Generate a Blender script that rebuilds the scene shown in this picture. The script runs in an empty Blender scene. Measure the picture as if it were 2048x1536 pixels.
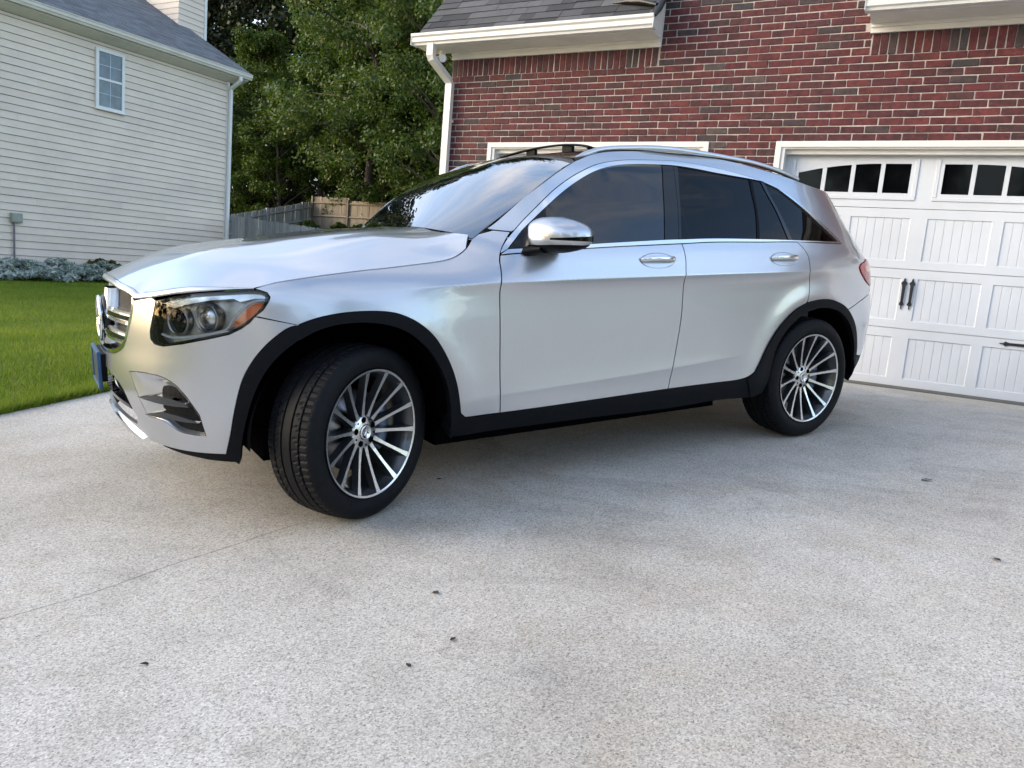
import bpy, bmesh, math, random
import numpy as np
from math import *
from mathutils import Vector, Matrix, noise
from mathutils.geometry import delaunay_2d_cdt

SC = bpy.context.scene
COL = SC.collection
rnd = random.Random(7)

# ------------------------------------------------------------------ camera
CAM_H = 0.764
cam_d = bpy.data.cameras.new('camera')
cam = bpy.data.objects.new('camera', cam_d)
COL.objects.link(cam)
SC.camera = cam
cam_d.sensor_width = 36.0
cam_d.lens = 1525.45 / 2048 * 36.0
cam_d.clip_start = 0.05
cam_d.clip_end = 3000
_yaw, _pit, _rol = radians(28.0925), radians(8.4106), radians(4.8977)
_f = Vector((-sin(_yaw)*cos(_pit), cos(_yaw)*cos(_pit), -sin(_pit)))
_r = Vector((cos(_yaw), sin(_yaw), 0))
_d = _f.cross(_r)
CR = _r*cos(_rol) - _d*sin(_rol)
CD = _r*sin(_rol) + _d*cos(_rol)
CF = _f
cam.matrix_world = Matrix(((CR.x, -CD.x, -CF.x, 0), (CR.y, -CD.y, -CF.y, 0), (CR.z, -CD.z, -CF.z, CAM_H), (0, 0, 0, 1)))

def in_view(p, margin=0.04):
    q = Vector(p) - Vector((0, 0, CAM_H))
    w = q.dot(CF)
    if w < 0.1:
        return None
    x = q.dot(CR)/w*1525.45/2048; y = q.dot(CD)/w*1525.45/2048
    if abs(x) < .5+margin and abs(y) < .375+margin:
        return w
    return None

# ------------------------------------------------------------------ world, sun, exposure
SUN_EL, SUN_AZ = radians(20), radians(215)      # azimuth measured from +X towards +Y, direction the light comes FROM
world = bpy.data.worlds.new('World')
SC.world = world
world.use_nodes = True
wn = world.node_tree
wn.nodes.clear()
wo = wn.nodes.new('ShaderNodeOutputWorld')
bg = wn.nodes.new('ShaderNodeBackground')
sky = wn.nodes.new('ShaderNodeTexSky')
sky.sky_type = 'NISHITA'
sky.sun_disc = False
sky.sun_elevation = SUN_EL
sky.sun_rotation = radians(90) - SUN_AZ
sky.air_density = 1.0
sky.dust_density = 1.5
sky.ozone_density = 1.0
bg.inputs['Strength'].default_value = 0.15
# broken high cloud over the blue
tc = wn.nodes.new('ShaderNodeTexCoord')
mp = wn.nodes.new('ShaderNodeMapping'); mp.inputs['Scale'].default_value = (1.0, 1.0, 3.2)
nz = wn.nodes.new('ShaderNodeTexNoise'); nz.inputs['Scale'].default_value = 2.6; nz.inputs['Detail'].default_value = 7; nz.inputs['Roughness'].default_value = .58
rp = wn.nodes.new('ShaderNodeValToRGB'); rp.color_ramp.elements[0].position = .46; rp.color_ramp.elements[1].position = .74
mx = wn.nodes.new('ShaderNodeMix'); mx.data_type = 'RGBA'
mx.inputs['B'].default_value = (3.6, 3.35, 3.2, 1)
wn.links.new(tc.outputs['Generated'], mp.inputs['Vector'])
wn.links.new(mp.outputs['Vector'], nz.inputs['Vector'])
wn.links.new(nz.outputs['Fac'], rp.inputs['Fac'])
wn.links.new(rp.outputs['Color'], mx.inputs['Factor'])
wn.links.new(sky.outputs['Color'], mx.inputs['A'])
wn.links.new(mx.outputs['Result'], bg.inputs['Color'])
wn.links.new(bg.outputs['Background'], wo.inputs['Surface'])

sun_d = bpy.data.lights.new('sun', 'SUN')
sun_d.energy = 0.5
sun_d.angle = radians(35)
sun_d.color = (1.0, .86, .68)
sun = bpy.data.objects.new('sun', sun_d)
COL.objects.link(sun)
sd = Vector((cos(SUN_EL)*cos(SUN_AZ), cos(SUN_EL)*sin(SUN_AZ), sin(SUN_EL)))
sun.rotation_euler = (-sd).to_track_quat('-Z', 'Y').to_euler()

SC.view_settings.view_transform = 'Standard'
SC.view_settings.look = 'None'
SC.view_settings.gamma = 1.0
SC.view_settings.use_curve_mapping = False
SC.view_settings.exposure = 1.80
SC.cycles.max_bounces = 8
SC.cycles.transparent_max_bounces = 12

# ------------------------------------------------------------------ helpers
def tag(o, label=None, cat=None, group=None, kind=None):
    if label: o['label'] = label
    if cat: o['category'] = cat
    if group: o['group'] = group
    if kind: o['kind'] = kind
    return o

def empty(name, loc=(0, 0, 0), rz=0, parent=None):
    o = bpy.data.objects.new(name, None)
    o.empty_display_size = .2
    COL.objects.link(o)
    o.location = loc; o.rotation_euler = (0, 0, rz)
    if parent: o.parent = parent
    return o

def link(name, me, mat=None, parent=None):
    if mat is not None and not me.materials:
        for m in (mat if isinstance(mat, (list, tuple)) else [mat]):
            me.materials.append(m)
    o = bpy.data.objects.new(name, me)
    COL.objects.link(o)
    if parent: o.parent = parent
    return o

class MB:
    """collects shapes into one mesh"""
    def __init__(s): s.v = []; s.f = []; s.mi = []; s.sm = []
    def add(s, vs, fs, mi=0, smooth=False):
        n = len(s.v); s.v += [tuple(p) for p in vs]
        for q in fs: s.f.append(tuple(i+n for i in q)); s.mi.append(mi); s.sm.append(smooth)
    def box(s, lo, hi, mi=0, M=None, bev=0.):
        x0, y0, z0 = lo; x1, y1, z1 = hi
        if bev <= 0:
            vs = [(x0,y0,z0),(x1,y0,z0),(x1,y1,z0),(x0,y1,z0),(x0,y0,z1),(x1,y0,z1),(x1,y1,z1),(x0,y1,z1)]
            fs = [(3,2,1,0),(4,5,6,7),(0,1,5,4),(1,2,6,5),(2,3,7,6),(3,0,4,7)]
        else:
            b = bmesh.new(); bmesh.ops.create_cube(b, size=1)
            for v in b.verts:
                v.co = Vector(((x0+x1)/2+v.co.x*(x1-x0), (y0+y1)/2+v.co.y*(y1-y0), (z0+z1)/2+v.co.z*(z1-z0)))
            bmesh.ops.bevel(b, geom=list(b.edges), offset=bev, segments=1, affect='EDGES', profile=.5)
            b.verts.index_update()
            vs = [tuple(v.co) for v in b.verts]; fs = [[v.index for v in f.verts] for f in b.faces]; b.free()
        if M is not None: vs = [tuple(M @ Vector(p)) for p in vs]
        s.add(vs, fs, mi)
    def tube(s, path, rad, n=10, mi=0, cap=True, smooth=True, flat=None):
        path = [Vector(p) for p in path]
        rs = rad if isinstance(rad, (list, tuple)) else [rad]*len(path)
        t0 = (path[1]-path[0]).normalized()
        up = Vector((0, 0, 1)) if abs(t0.z) < .9 else Vector((1, 0, 0))
        a = t0.cross(up).normalized(); vs = []
        for i, p in enumerate(path):
            t = (path[min(i+1, len(path)-1)]-path[max(i-1, 0)]).normalized()
            a = (a - t*a.dot(t)).normalized(); b = t.cross(a)
            for k in range(n):
                an = 2*pi*k/n
                ca, sa = cos(an)*rs[i], sin(an)*rs[i]
                if flat: ca *= flat[0]; sa *= flat[1]
                vs.append(p + a*ca + b*sa)
        fs = []
        for i in range(len(path)-1):
            for k in range(n):
                k2 = (k+1) % n
                fs.append((i*n+k, i*n+k2, (i+1)*n+k2, (i+1)*n+k))
        s.add(vs, fs, mi, smooth)
        if cap:
            m = len(vs)
            s.add(vs[:n], [tuple(range(n))[::-1]], mi); s.add(vs[m-n:], [tuple(range(n))], mi)
    def prism(s, poly, axis, a, b, mi=0):
        """extrude 2D polygon; axis 'x': poly=(y,z) from x=a..b ; 'y': poly=(x,z)"""
        n = len(poly)
        mk = {'x': lambda p, t: (t, p[0], p[1]), 'y': lambda p, t: (p[0], t, p[1]), 'z': lambda p, t: (p[0], p[1], t)}[axis]
        vs = [mk(p, a) for p in poly]+[mk(p, b) for p in poly]
        fs = [(i, (i+1) % n, n+(i+1) % n, n+i) for i in range(n)]+[tuple(range(n))[::-1], tuple(range(n, 2*n))]
        s.add(vs, fs, mi)
    def lathe(s, prof, n=64, axis='y', mi=0, smooth=True, closed=False):
        """prof list of (r, t) about axis"""
        vs = []; m = len(prof)
        for k in range(n):
            a = 2*pi*k/n
            for r, t in prof:
                vs.append((r*cos(a), t, r*sin(a)) if axis == 'y' else (r*cos(a), r*sin(a), t))
        fs = []
        for k in range(n):
            k2 = (k+1) % n
            for j in range(m-1 if not closed else m):
                j2 = (j+1) % m
                fs.append((k*m+j, k*m+j2, k2*m+j2, k2*m+j))
        s.add(vs, fs, mi, smooth)
    def mesh(s, name):
        me = bpy.data.meshes.new(name)
        me.from_pydata(s.v, [], s.f)
        me.polygons.foreach_set('material_index', s.mi)
        me.polygons.foreach_set('use_smooth', s.sm)
        me.update()
        b = bmesh.new(); b.from_mesh(me); bmesh.ops.recalc_face_normals(b, faces=b.faces); b.to_mesh(me); b.free()
        return me
    def build(s, name, mat, parent=None):
        return link(name, s.mesh(name), mat, parent)

# ------------------------------------------------------------------ materials
def nodes(name):
    m = bpy.data.materials.new(name); m.use_nodes = True
    nt = m.node_tree
    return m, nt, nt.nodes['Principled BSDF']

def N(nt, typ, **kw):
    n = nt.nodes.new(typ)
    for k, v in kw.items():
        if hasattr(n, k): setattr(n, k, v)
        else: n.inputs[k.replace('_', ' ')].default_value = v
    return n

def ramp(nt, fac, stops):
    r = nt.nodes.new('ShaderNodeValToRGB')
    e = r.color_ramp.elements
    while len(e) < len(stops): e.new(.5)
    for i, (p, c) in enumerate(stops):
        e[i].position = p; e[i].color = (*c, 1) if len(c) == 3 else c
    nt.links.new(fac, r.inputs['Fac'])
    return r.outputs['Color']

def mixc(nt, fac, a, b, mode='MIX'):
    m = nt.nodes.new('ShaderNodeMix'); m.data_type = 'RGBA'; m.blend_type = mode
    for sock, v in (('Factor', fac), ('A', a), ('B', b)):
        if hasattr(v, 'node'): nt.links.new(v, m.inputs[sock])
        elif sock == 'Factor': m.inputs[sock].default_value = v
        else: m.inputs[sock].default_value = (*v, 1) if len(v) == 3 else v
    return m.outputs['Result']

def pos(nt, scale=None, obj=False):
    if obj:
        o = nt.nodes.new('ShaderNodeTexCoord').outputs['Object']
    else:
        o = nt.nodes.new('ShaderNodeNewGeometry').outputs['Position']
    if scale:
        mpn = nt.nodes.new('ShaderNodeMapping'); mpn.inputs['Scale'].default_value = scale
        nt.links.new(o, mpn.inputs['Vector']); o = mpn.outputs['Vector']
    return o

def noise_t(nt, vec, scale, detail=4, rough=.55, dist=0):
    n = nt.nodes.new('ShaderNodeTexNoise')
    n.inputs['Scale'].default_value = scale; n.inputs['Detail'].default_value = detail
    n.inputs['Roughness'].default_value = rough; n.inputs['Distortion'].default_value = dist
    nt.links.new(vec, n.inputs['Vector'])
    return n.outputs['Fac']

def bump(nt, b, h, strength=.3, dist=.01):
    n = nt.nodes.new('ShaderNodeBump'); n.inputs['Strength'].default_value = strength; n.inputs['Distance'].default_value = dist
    nt.links.new(h, n.inputs['Height']); nt.links.new(n.outputs['Normal'], b.inputs['Normal'])

def simple(name, col, rough=.5, metal=0., vary=.06, scale=6., bumps=0., bscale=60., coat=0., spec=.5):
    m, nt, b = nodes(name)
    p = pos(nt)
    c = ramp(nt, noise_t(nt, p, scale, 5), [(.25, tuple(max(0, x*(1-vary*2)) for x in col)), (.75, tuple(min(1, x*(1+vary)) for x in col))])
    nt.links.new(c, b.inputs['Base Color'])
    b.inputs['Roughness'].default_value = rough; b.inputs['Metallic'].default_value = metal
    b.inputs['Specular IOR Level'].default_value = spec
    b.inputs['Coat Weight'].default_value = coat; b.inputs['Coat Roughness'].default_value = .04
    if bumps: bump(nt, b, noise_t(nt, p, bscale, 4), bumps, .004)
    return m

def glass(name, tint, ior=1.5, rough=0.0, boost=0.0, gain=1.0):
    """thin pane: reflection by Fresnel over a tinted see-through pane"""
    m = bpy.data.materials.new(name); m.use_nodes = True
    nt = m.node_tree; nt.nodes.clear()
    o = nt.nodes.new('ShaderNodeOutputMaterial'); mixs = nt.nodes.new('ShaderNodeMixShader')
    tr = nt.nodes.new('ShaderNodeBsdfTransparent'); gl = nt.nodes.new('ShaderNodeBsdfGlossy'); fr = nt.nodes.new('ShaderNodeFresnel')
    tr.inputs['Color'].default_value = (*tint, 1); gl.inputs['Roughness'].default_value = rough
    gl.inputs['Color'].default_value = (.97, .98, 1, 1)
    fr.inputs['IOR'].default_value = ior
    ma = nt.nodes.new('ShaderNodeMath'); ma.operation = 'MULTIPLY_ADD'; ma.inputs[1].default_value = gain; ma.inputs[2].default_value = boost
    ma.use_clamp = True
    nt.links.new(fr.outputs['Fac'], ma.inputs[0]); nt.links.new(ma.outputs[0], mixs.inputs['Fac'])
    nt.links.new(tr.outputs['BSDF'], mixs.inputs[1]); nt.links.new(gl.outputs['BSDF'], mixs.inputs[2])
    nt.links.new(mixs.outputs['Shader'], o.inputs['Surface'])
    return m

M = {}
# ------------------------------------------------------------------ setting materials
def m_concrete():
    m, nt, b = nodes('concrete')
    p = pos(nt)
    big = noise_t(nt, p, .55, 4, .6)
    mid = noise_t(nt, p, 3.2, 6, .65)
    c = ramp(nt, big, [(.32, (.44, .42, .375)), (.50, (.565, .55, .51)), (.68, (.63, .62, .585))])
    c = mixc(nt, .55, c, ramp(nt, mid, [(.25, (.66, .64, .61)), (.5, (.92, .91, .90)), (.8, (1.0, .99, .97))]), 'MULTIPLY')
    st = noise_t(nt, p, 1.1, 5, .7, .6)
    c = mixc(nt, ramp(nt, st, [(.48, (0, 0, 0)), (.72, (.75, .75, .75))]), c, (.44, .385, .31))
    st2 = noise_t(nt, pos(nt, (1, 2.2, 1)), .8, 6, .72, .9)
    c = mixc(nt, ramp(nt, st2, [(.54, (0, 0, 0)), (.68, (.6, .6, .6))]), c, (.31, .30, .28))
    # exposed aggregate: pale and dark grains
    v = nt.nodes.new('ShaderNodeTexVoronoi'); v.inputs['Scale'].default_value = 210
    nt.links.new(p, v.inputs['Vector'])
    bw = nt.nodes.new('ShaderNodeRGBToBW'); nt.links.new(v.outputs['Color'], bw.inputs['Color'])
    c = mixc(nt, .75, c, ramp(nt, bw.outputs['Val'], [(.0, (.14, .13, .12)), (.22, (.64, .63, .62)), (.60, (1.03, 1.03, 1.02)), (.88, (1.28, 1.28, 1.28)), (1, (1.6, 1.6, 1.6))]), 'MULTIPLY')
    n3 = noise_t(nt, p, 130, 4, .75)
    c = mixc(nt, .9, c, ramp(nt, n3, [(.30, (.42, .40, .38)), (.43, (.93, .92, .91)), (.75, (1.05, 1.05, 1.05))]), 'MULTIPLY')
    pit = noise_t(nt, p, 70, 3, .8)
    c = mixc(nt, ramp(nt, pit, [(.29, (.9, .9, .9)), (.36, (0, 0, 0))]), c, (.12, .115, .11))
    nt.links.new(c, b.inputs['Base Color'])
    b.inputs['Roughness'].default_value = .88
    b.inputs['Specular IOR Level'].default_value = .3
    add = nt.nodes.new('ShaderNodeMath'); add.operation = 'ADD'
    nt.links.new(n3, add.inputs[0]); nt.links.new(bw.outputs['Val'], add.inputs[1])
    bump(nt, b, add.outputs[0], .55, .004)
    return m
M['concrete'] = m_concrete()

def m_brick():
    m, nt, b = nodes('brick')
    oi = nt.nodes.new('ShaderNodeObjectInfo')
    at = nt.nodes.new('ShaderNodeAttribute'); at.attribute_name = 'rnd'
    ad = nt.nodes.new('ShaderNodeMath'); ad.operation = 'ADD'
    nt.links.new(oi.outputs['Random'], ad.inputs[0]); nt.links.new(at.outputs['Fac'], ad.inputs[1])
    fr = nt.nodes.new('ShaderNodeMath'); fr.operation = 'FRACT'; nt.links.new(ad.outputs[0], fr.inputs[0])
    r = fr.outputs[0]
    p = pos(nt)
    c = ramp(nt, r, [(0, (.092, .018, .022)), (.22, (.068, .016, .021)), (.44, (.102, .022, .024)), (.64, (.078, .021, .025)), (.82, (.058, .023, .026)), (.92, (.048, .032, .034)), (.965, (.036, .032, .036)), (.99, (.08, .058, .055))])
    c.node.color_ramp.interpolation = 'CONSTANT'
    n1 = noise_t(nt, p, 22, 5, .65)
    c = mixc(nt, .9, c, ramp(nt, n1, [(.30, (.40, .46, .5)), (.50, (1, 1, 1)), (.72, (1.5, 1.35, 1.3))]), 'MULTIPLY')
    n4 = noise_t(nt, p, 7, 3, .6)
    c = mixc(nt, .7, c, ramp(nt, n4, [(.35, (.62, .68, .70)), (.65, (1.15, 1.1, 1.1))]), 'MULTIPLY')
    # mortar smear and bloom
    n2 = noise_t(nt, pos(nt, (1, 1, 2.5)), 34, 5, .7)
    c = mixc(nt, ramp(nt, n2, [(.60, (0, 0, 0)), (.74, (.42, .42, .42))]), c, (.28, .23, .215))
    nt.links.new(c, b.inputs['Base Color'])
    b.inputs['Roughness'].default_value = .82
    bump(nt, b, noise_t(nt, p, 150, 4, .7), .5, .004)
    return m
M['brick'] = m_brick()
M['mortar'] = simple('mortar', (.50, .45, .41), .95, vary=.16, scale=28, bumps=.6, bscale=140)
M['white_trim'] = simple('white_trim', (.68, .68, .665), .42, vary=.05, scale=3, bumps=.05, bscale=90)
M['cream_trim'] = simple('cream_trim', (.74, .72, .655), .5, vary=.05, scale=4)
M['door_white'] = simple('door_white', (.555, .595, .645), .38, vary=.05, scale=1.6, bumps=.06, bscale=160)
M['black_iron'] = simple('black_iron', (.010, .010, .011), .45, vary=.1)
M['dark_glass'] = simple('dark_glass', (.002, .0025, .003), .05, vary=0, spec=.12)
M['seal'] = simple('seal', (.16, .16, .155), .7)

def m_siding():
    m, nt, b = nodes('siding')
    p = pos(nt)
    oi = nt.nodes.new('ShaderNodeObjectInfo')
    c = ramp(nt, oi.outputs['Random'], [(0, (.68, .59, .50)), (.5, (.72, .63, .535)), (1, (.70, .615, .53))])
    n1 = noise_t(nt, pos(nt, (1, .5, 1)), 1.1, 5, .7)
    c = mixc(nt, .8, c, ramp(nt, n1, [(.25, (.82, .82, .83)), (.6, (1.03, 1.02, 1.0)), (.8, (1.07, 1.05, 1.0))]), 'MULTIPLY')
    n2 = noise_t(nt, pos(nt, (1, 3, 40)), 3, 4, .6)
    c = mixc(nt, .4, c, ramp(nt, n2, [(.3, (.82, .82, .82)), (.7, (1.05, 1.05, 1.05))]), 'MULTIPLY')
    nt.links.new(c, b.inputs['Base Color']); b.inputs['Roughness'].default_value = .7
    bump(nt, b, n2, .3, .004)
    return m
M['siding'] = m_siding()

def m_shingle(name, dark, light):
    m, nt, b = nodes(name)
    oi = nt.nodes.new('ShaderNodeObjectInfo')
    at = nt.nodes.new('ShaderNodeAttribute'); at.attribute_name = 'rnd'
    ad = nt.nodes.new('ShaderNodeMath'); ad.operation = 'ADD'
    nt.links.new(oi.outputs['Random'], ad.inputs[0]); nt.links.new(at.outputs['Fac'], ad.inputs[1])
    fr = nt.nodes.new('ShaderNodeMath'); fr.operation = 'FRACT'; nt.links.new(ad.outputs[0], fr.inputs[0])
    p = pos(nt)
    c = ramp(nt, fr.outputs[0], [(0, dark), (.6, tuple((a+b_)/2 for a, b_ in zip(dark, light))), (1, light)])
    c = mixc(nt, .8, c, ramp(nt, noise_t(nt, p, 160, 3, .8), [(.3, (.55, .55, .55)), (.7, (1.4, 1.4, 1.4))]), 'MULTIPLY')
    c = mixc(nt, .5, c, ramp(nt, noise_t(nt, p, 5, 4, .6), [(.3, (.75, .75, .75)), (.7, (1.2, 1.2, 1.2))]), 'MULTIPLY')
    nt.links.new(c, b.inputs['Base Color']); b.inputs['Roughness'].default_value = .9
    bump(nt, b, noise_t(nt, p, 200, 2, .8), .5, .004)
    return m
M['shingle'] = m_shingle('shingle', (.030, .032, .036), (.105, .108, .115))
M['shingle_grey'] = m_shingle('shingle_grey', (.095, .105, .12), (.17, .185, .205))

def m_wood(name, a, b_):
    m, nt, b = nodes(name)
    oi = nt.nodes.new('ShaderNodeObjectInfo')
    c = ramp(nt, oi.outputs['Random'], [(0, a), (1, b_)])
    n = noise_t(nt, pos(nt, (14, 14, .9)), 3, 6, .65)
    c = mixc(nt, .85, c, ramp(nt, n, [(.25, (.42, .42, .42)), (.6, (1.1, 1.1, 1.1))]), 'MULTIPLY')
    nt.links.new(c, b.inputs['Base Color']); b.inputs['Roughness'].default_value = .85
    bump(nt, b, n, .4, .006)
    return m
M['fence_grey'] = m_wood('fence_grey', (.19, .205, .21), (.34, .35, .35))
M['fence_tan'] = m_wood('fence_tan', (.16, .135, .10), (.27, .23, .175))
M['bark'] = m_wood('bark', (.045, .036, .028), (.075, .06, .045))

def m_leaf(name, c0, c1, c2, trans=.35, rough=.5):
    m = bpy.data.materials.new(name); m.use_nodes = True
    nt = m.node_tree; nt.nodes.clear()
    o = nt.nodes.new('ShaderNodeOutputMaterial')
    geo = nt.nodes.new('ShaderNodeNewGeometry')
    c = ramp(nt, geo.outputs['Random Per Island'], [(0, c0), (.5, c1), (1, c2)])
    oi = nt.nodes.new('ShaderNodeObjectInfo')
    c = mixc(nt, .6, c, ramp(nt, oi.outputs['Random'], [(0, (.75, .85, .8)), (.5, (1, 1, 1)), (1, (1.25, 1.12, .8))]), 'MULTIPLY')
    d = nt.nodes.new('ShaderNodeBsdfPrincipled'); d.inputs['Roughness'].default_value = rough; d.inputs['Specular IOR Level'].default_value = .35
    t = nt.nodes.new('ShaderNodeBsdfTranslucent'); mixs = nt.nodes.new('ShaderNodeMixShader'); mixs.inputs['Fac'].default_value = trans
    nt.links.new(c, d.inputs['Base Color']); nt.links.new(mixc(nt, 1., c, (1.3, 1.35, .6), 'MULTIPLY'), t.inputs['Color'])
    nt.links.new(d.outputs['BSDF'], mixs.inputs[1]); nt.links.new(t.outputs['BSDF'], mixs.inputs[2])
    nt.links.new(mixs.outputs['Shader'], o.inputs['Surface'])
    return m
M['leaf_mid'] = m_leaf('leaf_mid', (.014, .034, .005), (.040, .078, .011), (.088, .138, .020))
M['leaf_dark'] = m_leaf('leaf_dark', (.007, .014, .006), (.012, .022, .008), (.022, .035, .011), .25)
M['leaf_light'] = m_leaf('leaf_light', (.040, .075, .015), (.072, .112, .026), (.12, .155, .048))
M['leaf_silver'] = m_leaf('leaf_silver', (.20, .25, .24), (.36, .42, .41), (.55, .60, .59), .2, .7)
M['leaf_brown'] = m_leaf('leaf_brown', (.10, .085, .03), (.16, .12, .04), (.10, .10, .03))

def m_grass():
    m = bpy.data.materials.new('grass'); m.use_nodes = True
    nt = m.node_tree; nt.nodes.clear()
    o = nt.nodes.new('ShaderNodeOutputMaterial')
    geo = nt.nodes.new('ShaderNodeNewGeometry')
    p = pos(nt)
    c = ramp(nt, geo.outputs['Random Per Island'], [(0, (.13, .21, .018)), (.5, (.22, .31, .028)), (.85, (.30, .38, .046)), (1, (.24, .24, .08))])
    c = mixc(nt, .9, c, ramp(nt, noise_t(nt, pos(nt, (1, 1, 0)), .9, 5, .65), [(.3, (.62, .72, .6)), (.55, (1, 1, 1)), (.75, (1.25, 1.12, .9))]), 'MULTIPLY')
    d = nt.nodes.new('ShaderNodeBsdfPrincipled'); d.inputs['Roughness'].default_value = .55; d.inputs['Specular IOR Level'].default_value = .25
    t = nt.nodes.new('ShaderNodeBsdfTranslucent'); mixs = nt.nodes.new('ShaderNodeMixShader'); mixs.inputs['Fac'].default_value = .35
    nt.links.new(c, d.inputs['Base Color']); nt.links.new(c, t.inputs['Color'])
    nt.links.new(d.outputs['BSDF'], mixs.inputs[1]); nt.links.new(t.outputs['BSDF'], mixs.inputs[2])
    nt.links.new(mixs.outputs['Shader'], o.inputs['Surface'])
    return m
M['grass'] = m_grass()
M['lawn_soil'] = simple('lawn_soil', (.10, .14, .025), .95, vary=.35, scale=9, bumps=.6, bscale=40)
M['terrain'] = simple('terrain', (.055, .062, .028), .95, vary=.3, scale=3, bumps=.5, bscale=12)
M['joint_dirt'] = simple('joint_dirt', (.16, .15, .13), .95, vary=.3, scale=40)
M['utility_grey'] = simple('utility_grey', (.30, .32, .28), .55, vary=.1)
M['conduit'] = simple('conduit', (.16, .15, .17), .5)
# ------------------------------------------------------------------ terrain heights
def sst(a, b, x):
    t = (x-a)/(b-a); t = 0. if t < 0 else 1. if t > 1 else t
    return t*t*(3-2*t)
def g_drive(x, y):
    z = -.4429 + .032*x + .0733*y
    if y < -1: z = -.4429 + .032*x + .0733*(-1) + .05*(y+1)
    return z*(1-sst(5.2, 7.5, y))
def edge_x(y): return -5.085 - .136*(y-2.66)
def g_land(x, y):
    base = g_drive(edge_x(min(max(y, -2), 6.5)), min(max(y, -2), 6.5)) - .015
    k = sst(edge_x(y), -10., x)
    z = base*(1-k) + (-.45)*k
    if y > 17: z += 2.6*sst(17, 31, y) + max(0, y-31)*.09
    return z

def sheet(name, xs, ys, fz, mat, kind='structure', skip=None):
    vs = [(x, y, fz(x, y)) for y in ys for x in xs]; nx = len(xs)
    fs = [(j*nx+i, j*nx+i+1, (j+1)*nx+i+1, (j+1)*nx+i) for j in range(len(ys)-1) for i in range(nx-1)
          if not (skip and skip((xs[i]+xs[i+1])/2, (ys[j]+ys[j+1])/2))]
    me = bpy.data.meshes.new(name); me.from_pydata(vs, [], fs); me.update()
    for p in me.polygons: p.use_smooth = True
    o = link(name, me, mat); tag(o, kind=kind)
    return o

def lin(a, b, n): return [a+(b-a)*i/n for i in range(n+1)]
gx = [-900, -300, -140]+lin(-90, -22, 34)+lin(-21, -5, 32)+lin(-4, 12, 16)+[20, 40, 90, 300, 900]
gy = [-900, -300, -90, -40, -25]+lin(-16, 8, 48)+lin(9, 60, 51)+[80, 120, 300, 900]
def g_far(x, y):
    if x < edge_x(min(max(y, -20), 17)) - .02 and y > -20: return g_land(x, y) - .03
    if y > 17: return g_land(x, y)-.03
    return g_drive(x, min(y, 7)) - .16
ground = sheet('ground', gx, gy, g_far, M['terrain'])
tag(ground, 'earth and rough grass under and behind the houses', 'ground')

# driveway slabs, cast between straight joints
drive = empty('driveway', (-2, 3, g_drive(-2, 3)))
tag(drive, 'pale exposed aggregate concrete driveway slabs', 'driveway', kind='structure')
def jx(y): return -2.61 + .2*y + .010*sin(5.3*y) + .006*sin(13*y+1)          # joint running towards the garage
def jy(x): return 3.23 - .205*x + .008*sin(6*x) + .005*sin(15*x+2)         # joint across the drive
def slab(x0f, x1f, y0f, y1f, nx, ny):
    g = .0022
    vs = []
    for j in range(ny+1):
        for i in range(nx+1):
            u, v = i/nx, j/ny
            # solve position on warped quad by a few passes
            x, y = 0., 0.
            y = 0.
            for _ in range(6):
                x = (x0f(y)+g)*(1-u) + (x1f(y)-g)*u
                y = (y0f(x)+g)*(1-v) + (y1f(x)-g)*v
            vs.append((x, y, g_drive(x, y)))
    n = len(vs); W = nx+1
    fs = [(j*W+i, j*W+i+1, (j+1)*W+i+1, (j+1)*W+i) for j in range(ny) for i in range(nx)]
    ring = list(range(W)) + [j*W+nx for j in range(1, ny+1)] + [ny*W+i for i in range(nx-1, -1, -1)] + [j*W for j in range(ny-1, 0, -1)]
    low = [(vs[i][0], vs[i][1], vs[i][2]-.11) for i in ring]
    m = len(ring)
    hi = [vs[i] for i in ring]
    fs += [(n+m+k, n+k, n+(k+1) % m, n+m+(k+1) % m) for k in range(m)]
    me = bpy.data.meshes.new('slab'); me.from_pydata(vs+low+hi, [], fs); me.update()
    for p in me.polygons[:nx*ny]: p.use_smooth = True
    o = link('slab', me, M['concrete'], drive)
    o.matrix_parent_inverse = Matrix.Translation(drive.location).inverted()
    return o
cxf = lambda c: (lambda y: c)
XS = [edge_x, jx, lambda y: 1.35+.2*y, cxf(7.5)]
YS = [cxf(-14), cxf(-6.4), lambda x: -.05-.2*x if x > -3.4 else .63, jy, cxf(7.72)]
for i in range(3):
    for j in range(4):
        slab(XS[i], XS[i+1], YS[j], YS[j+1], 40, 40)
# dirt packed in the joints
mb = MB()
for f, a, b_ in ((XS[1], -14, 7.7), (XS[2], -14, 7.7)):
    for k in range(160):
        y0, y1 = a+(b_-a)*k/160, a+(b_-a)*(k+1)/160
        mb.add([(f(y)+s*.03, y, g_drive(f(y), y)-.007) for y, s in ((y0, -1), (y0, 1), (y1, 1), (y1, -1))], [(0, 1, 2, 3)])
for f in (YS[1], YS[2], YS[3]):
    for k in range(160):
        x0, x1 = -5.3+12.6*k/160, -5.3+12.6*(k+1)/160
        mb.add([(x, f(x)+s*.03, g_drive(x, f(x))-.0075) for x, s in ((x0, -1), (x1, -1), (x1, 1), (x0, 1))], [(0, 1, 2, 3)])
o = mb.build('joint_dirt', M['joint_dirt'], drive); o.matrix_parent_inverse = Matrix.Translation(drive.location).inverted()

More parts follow.
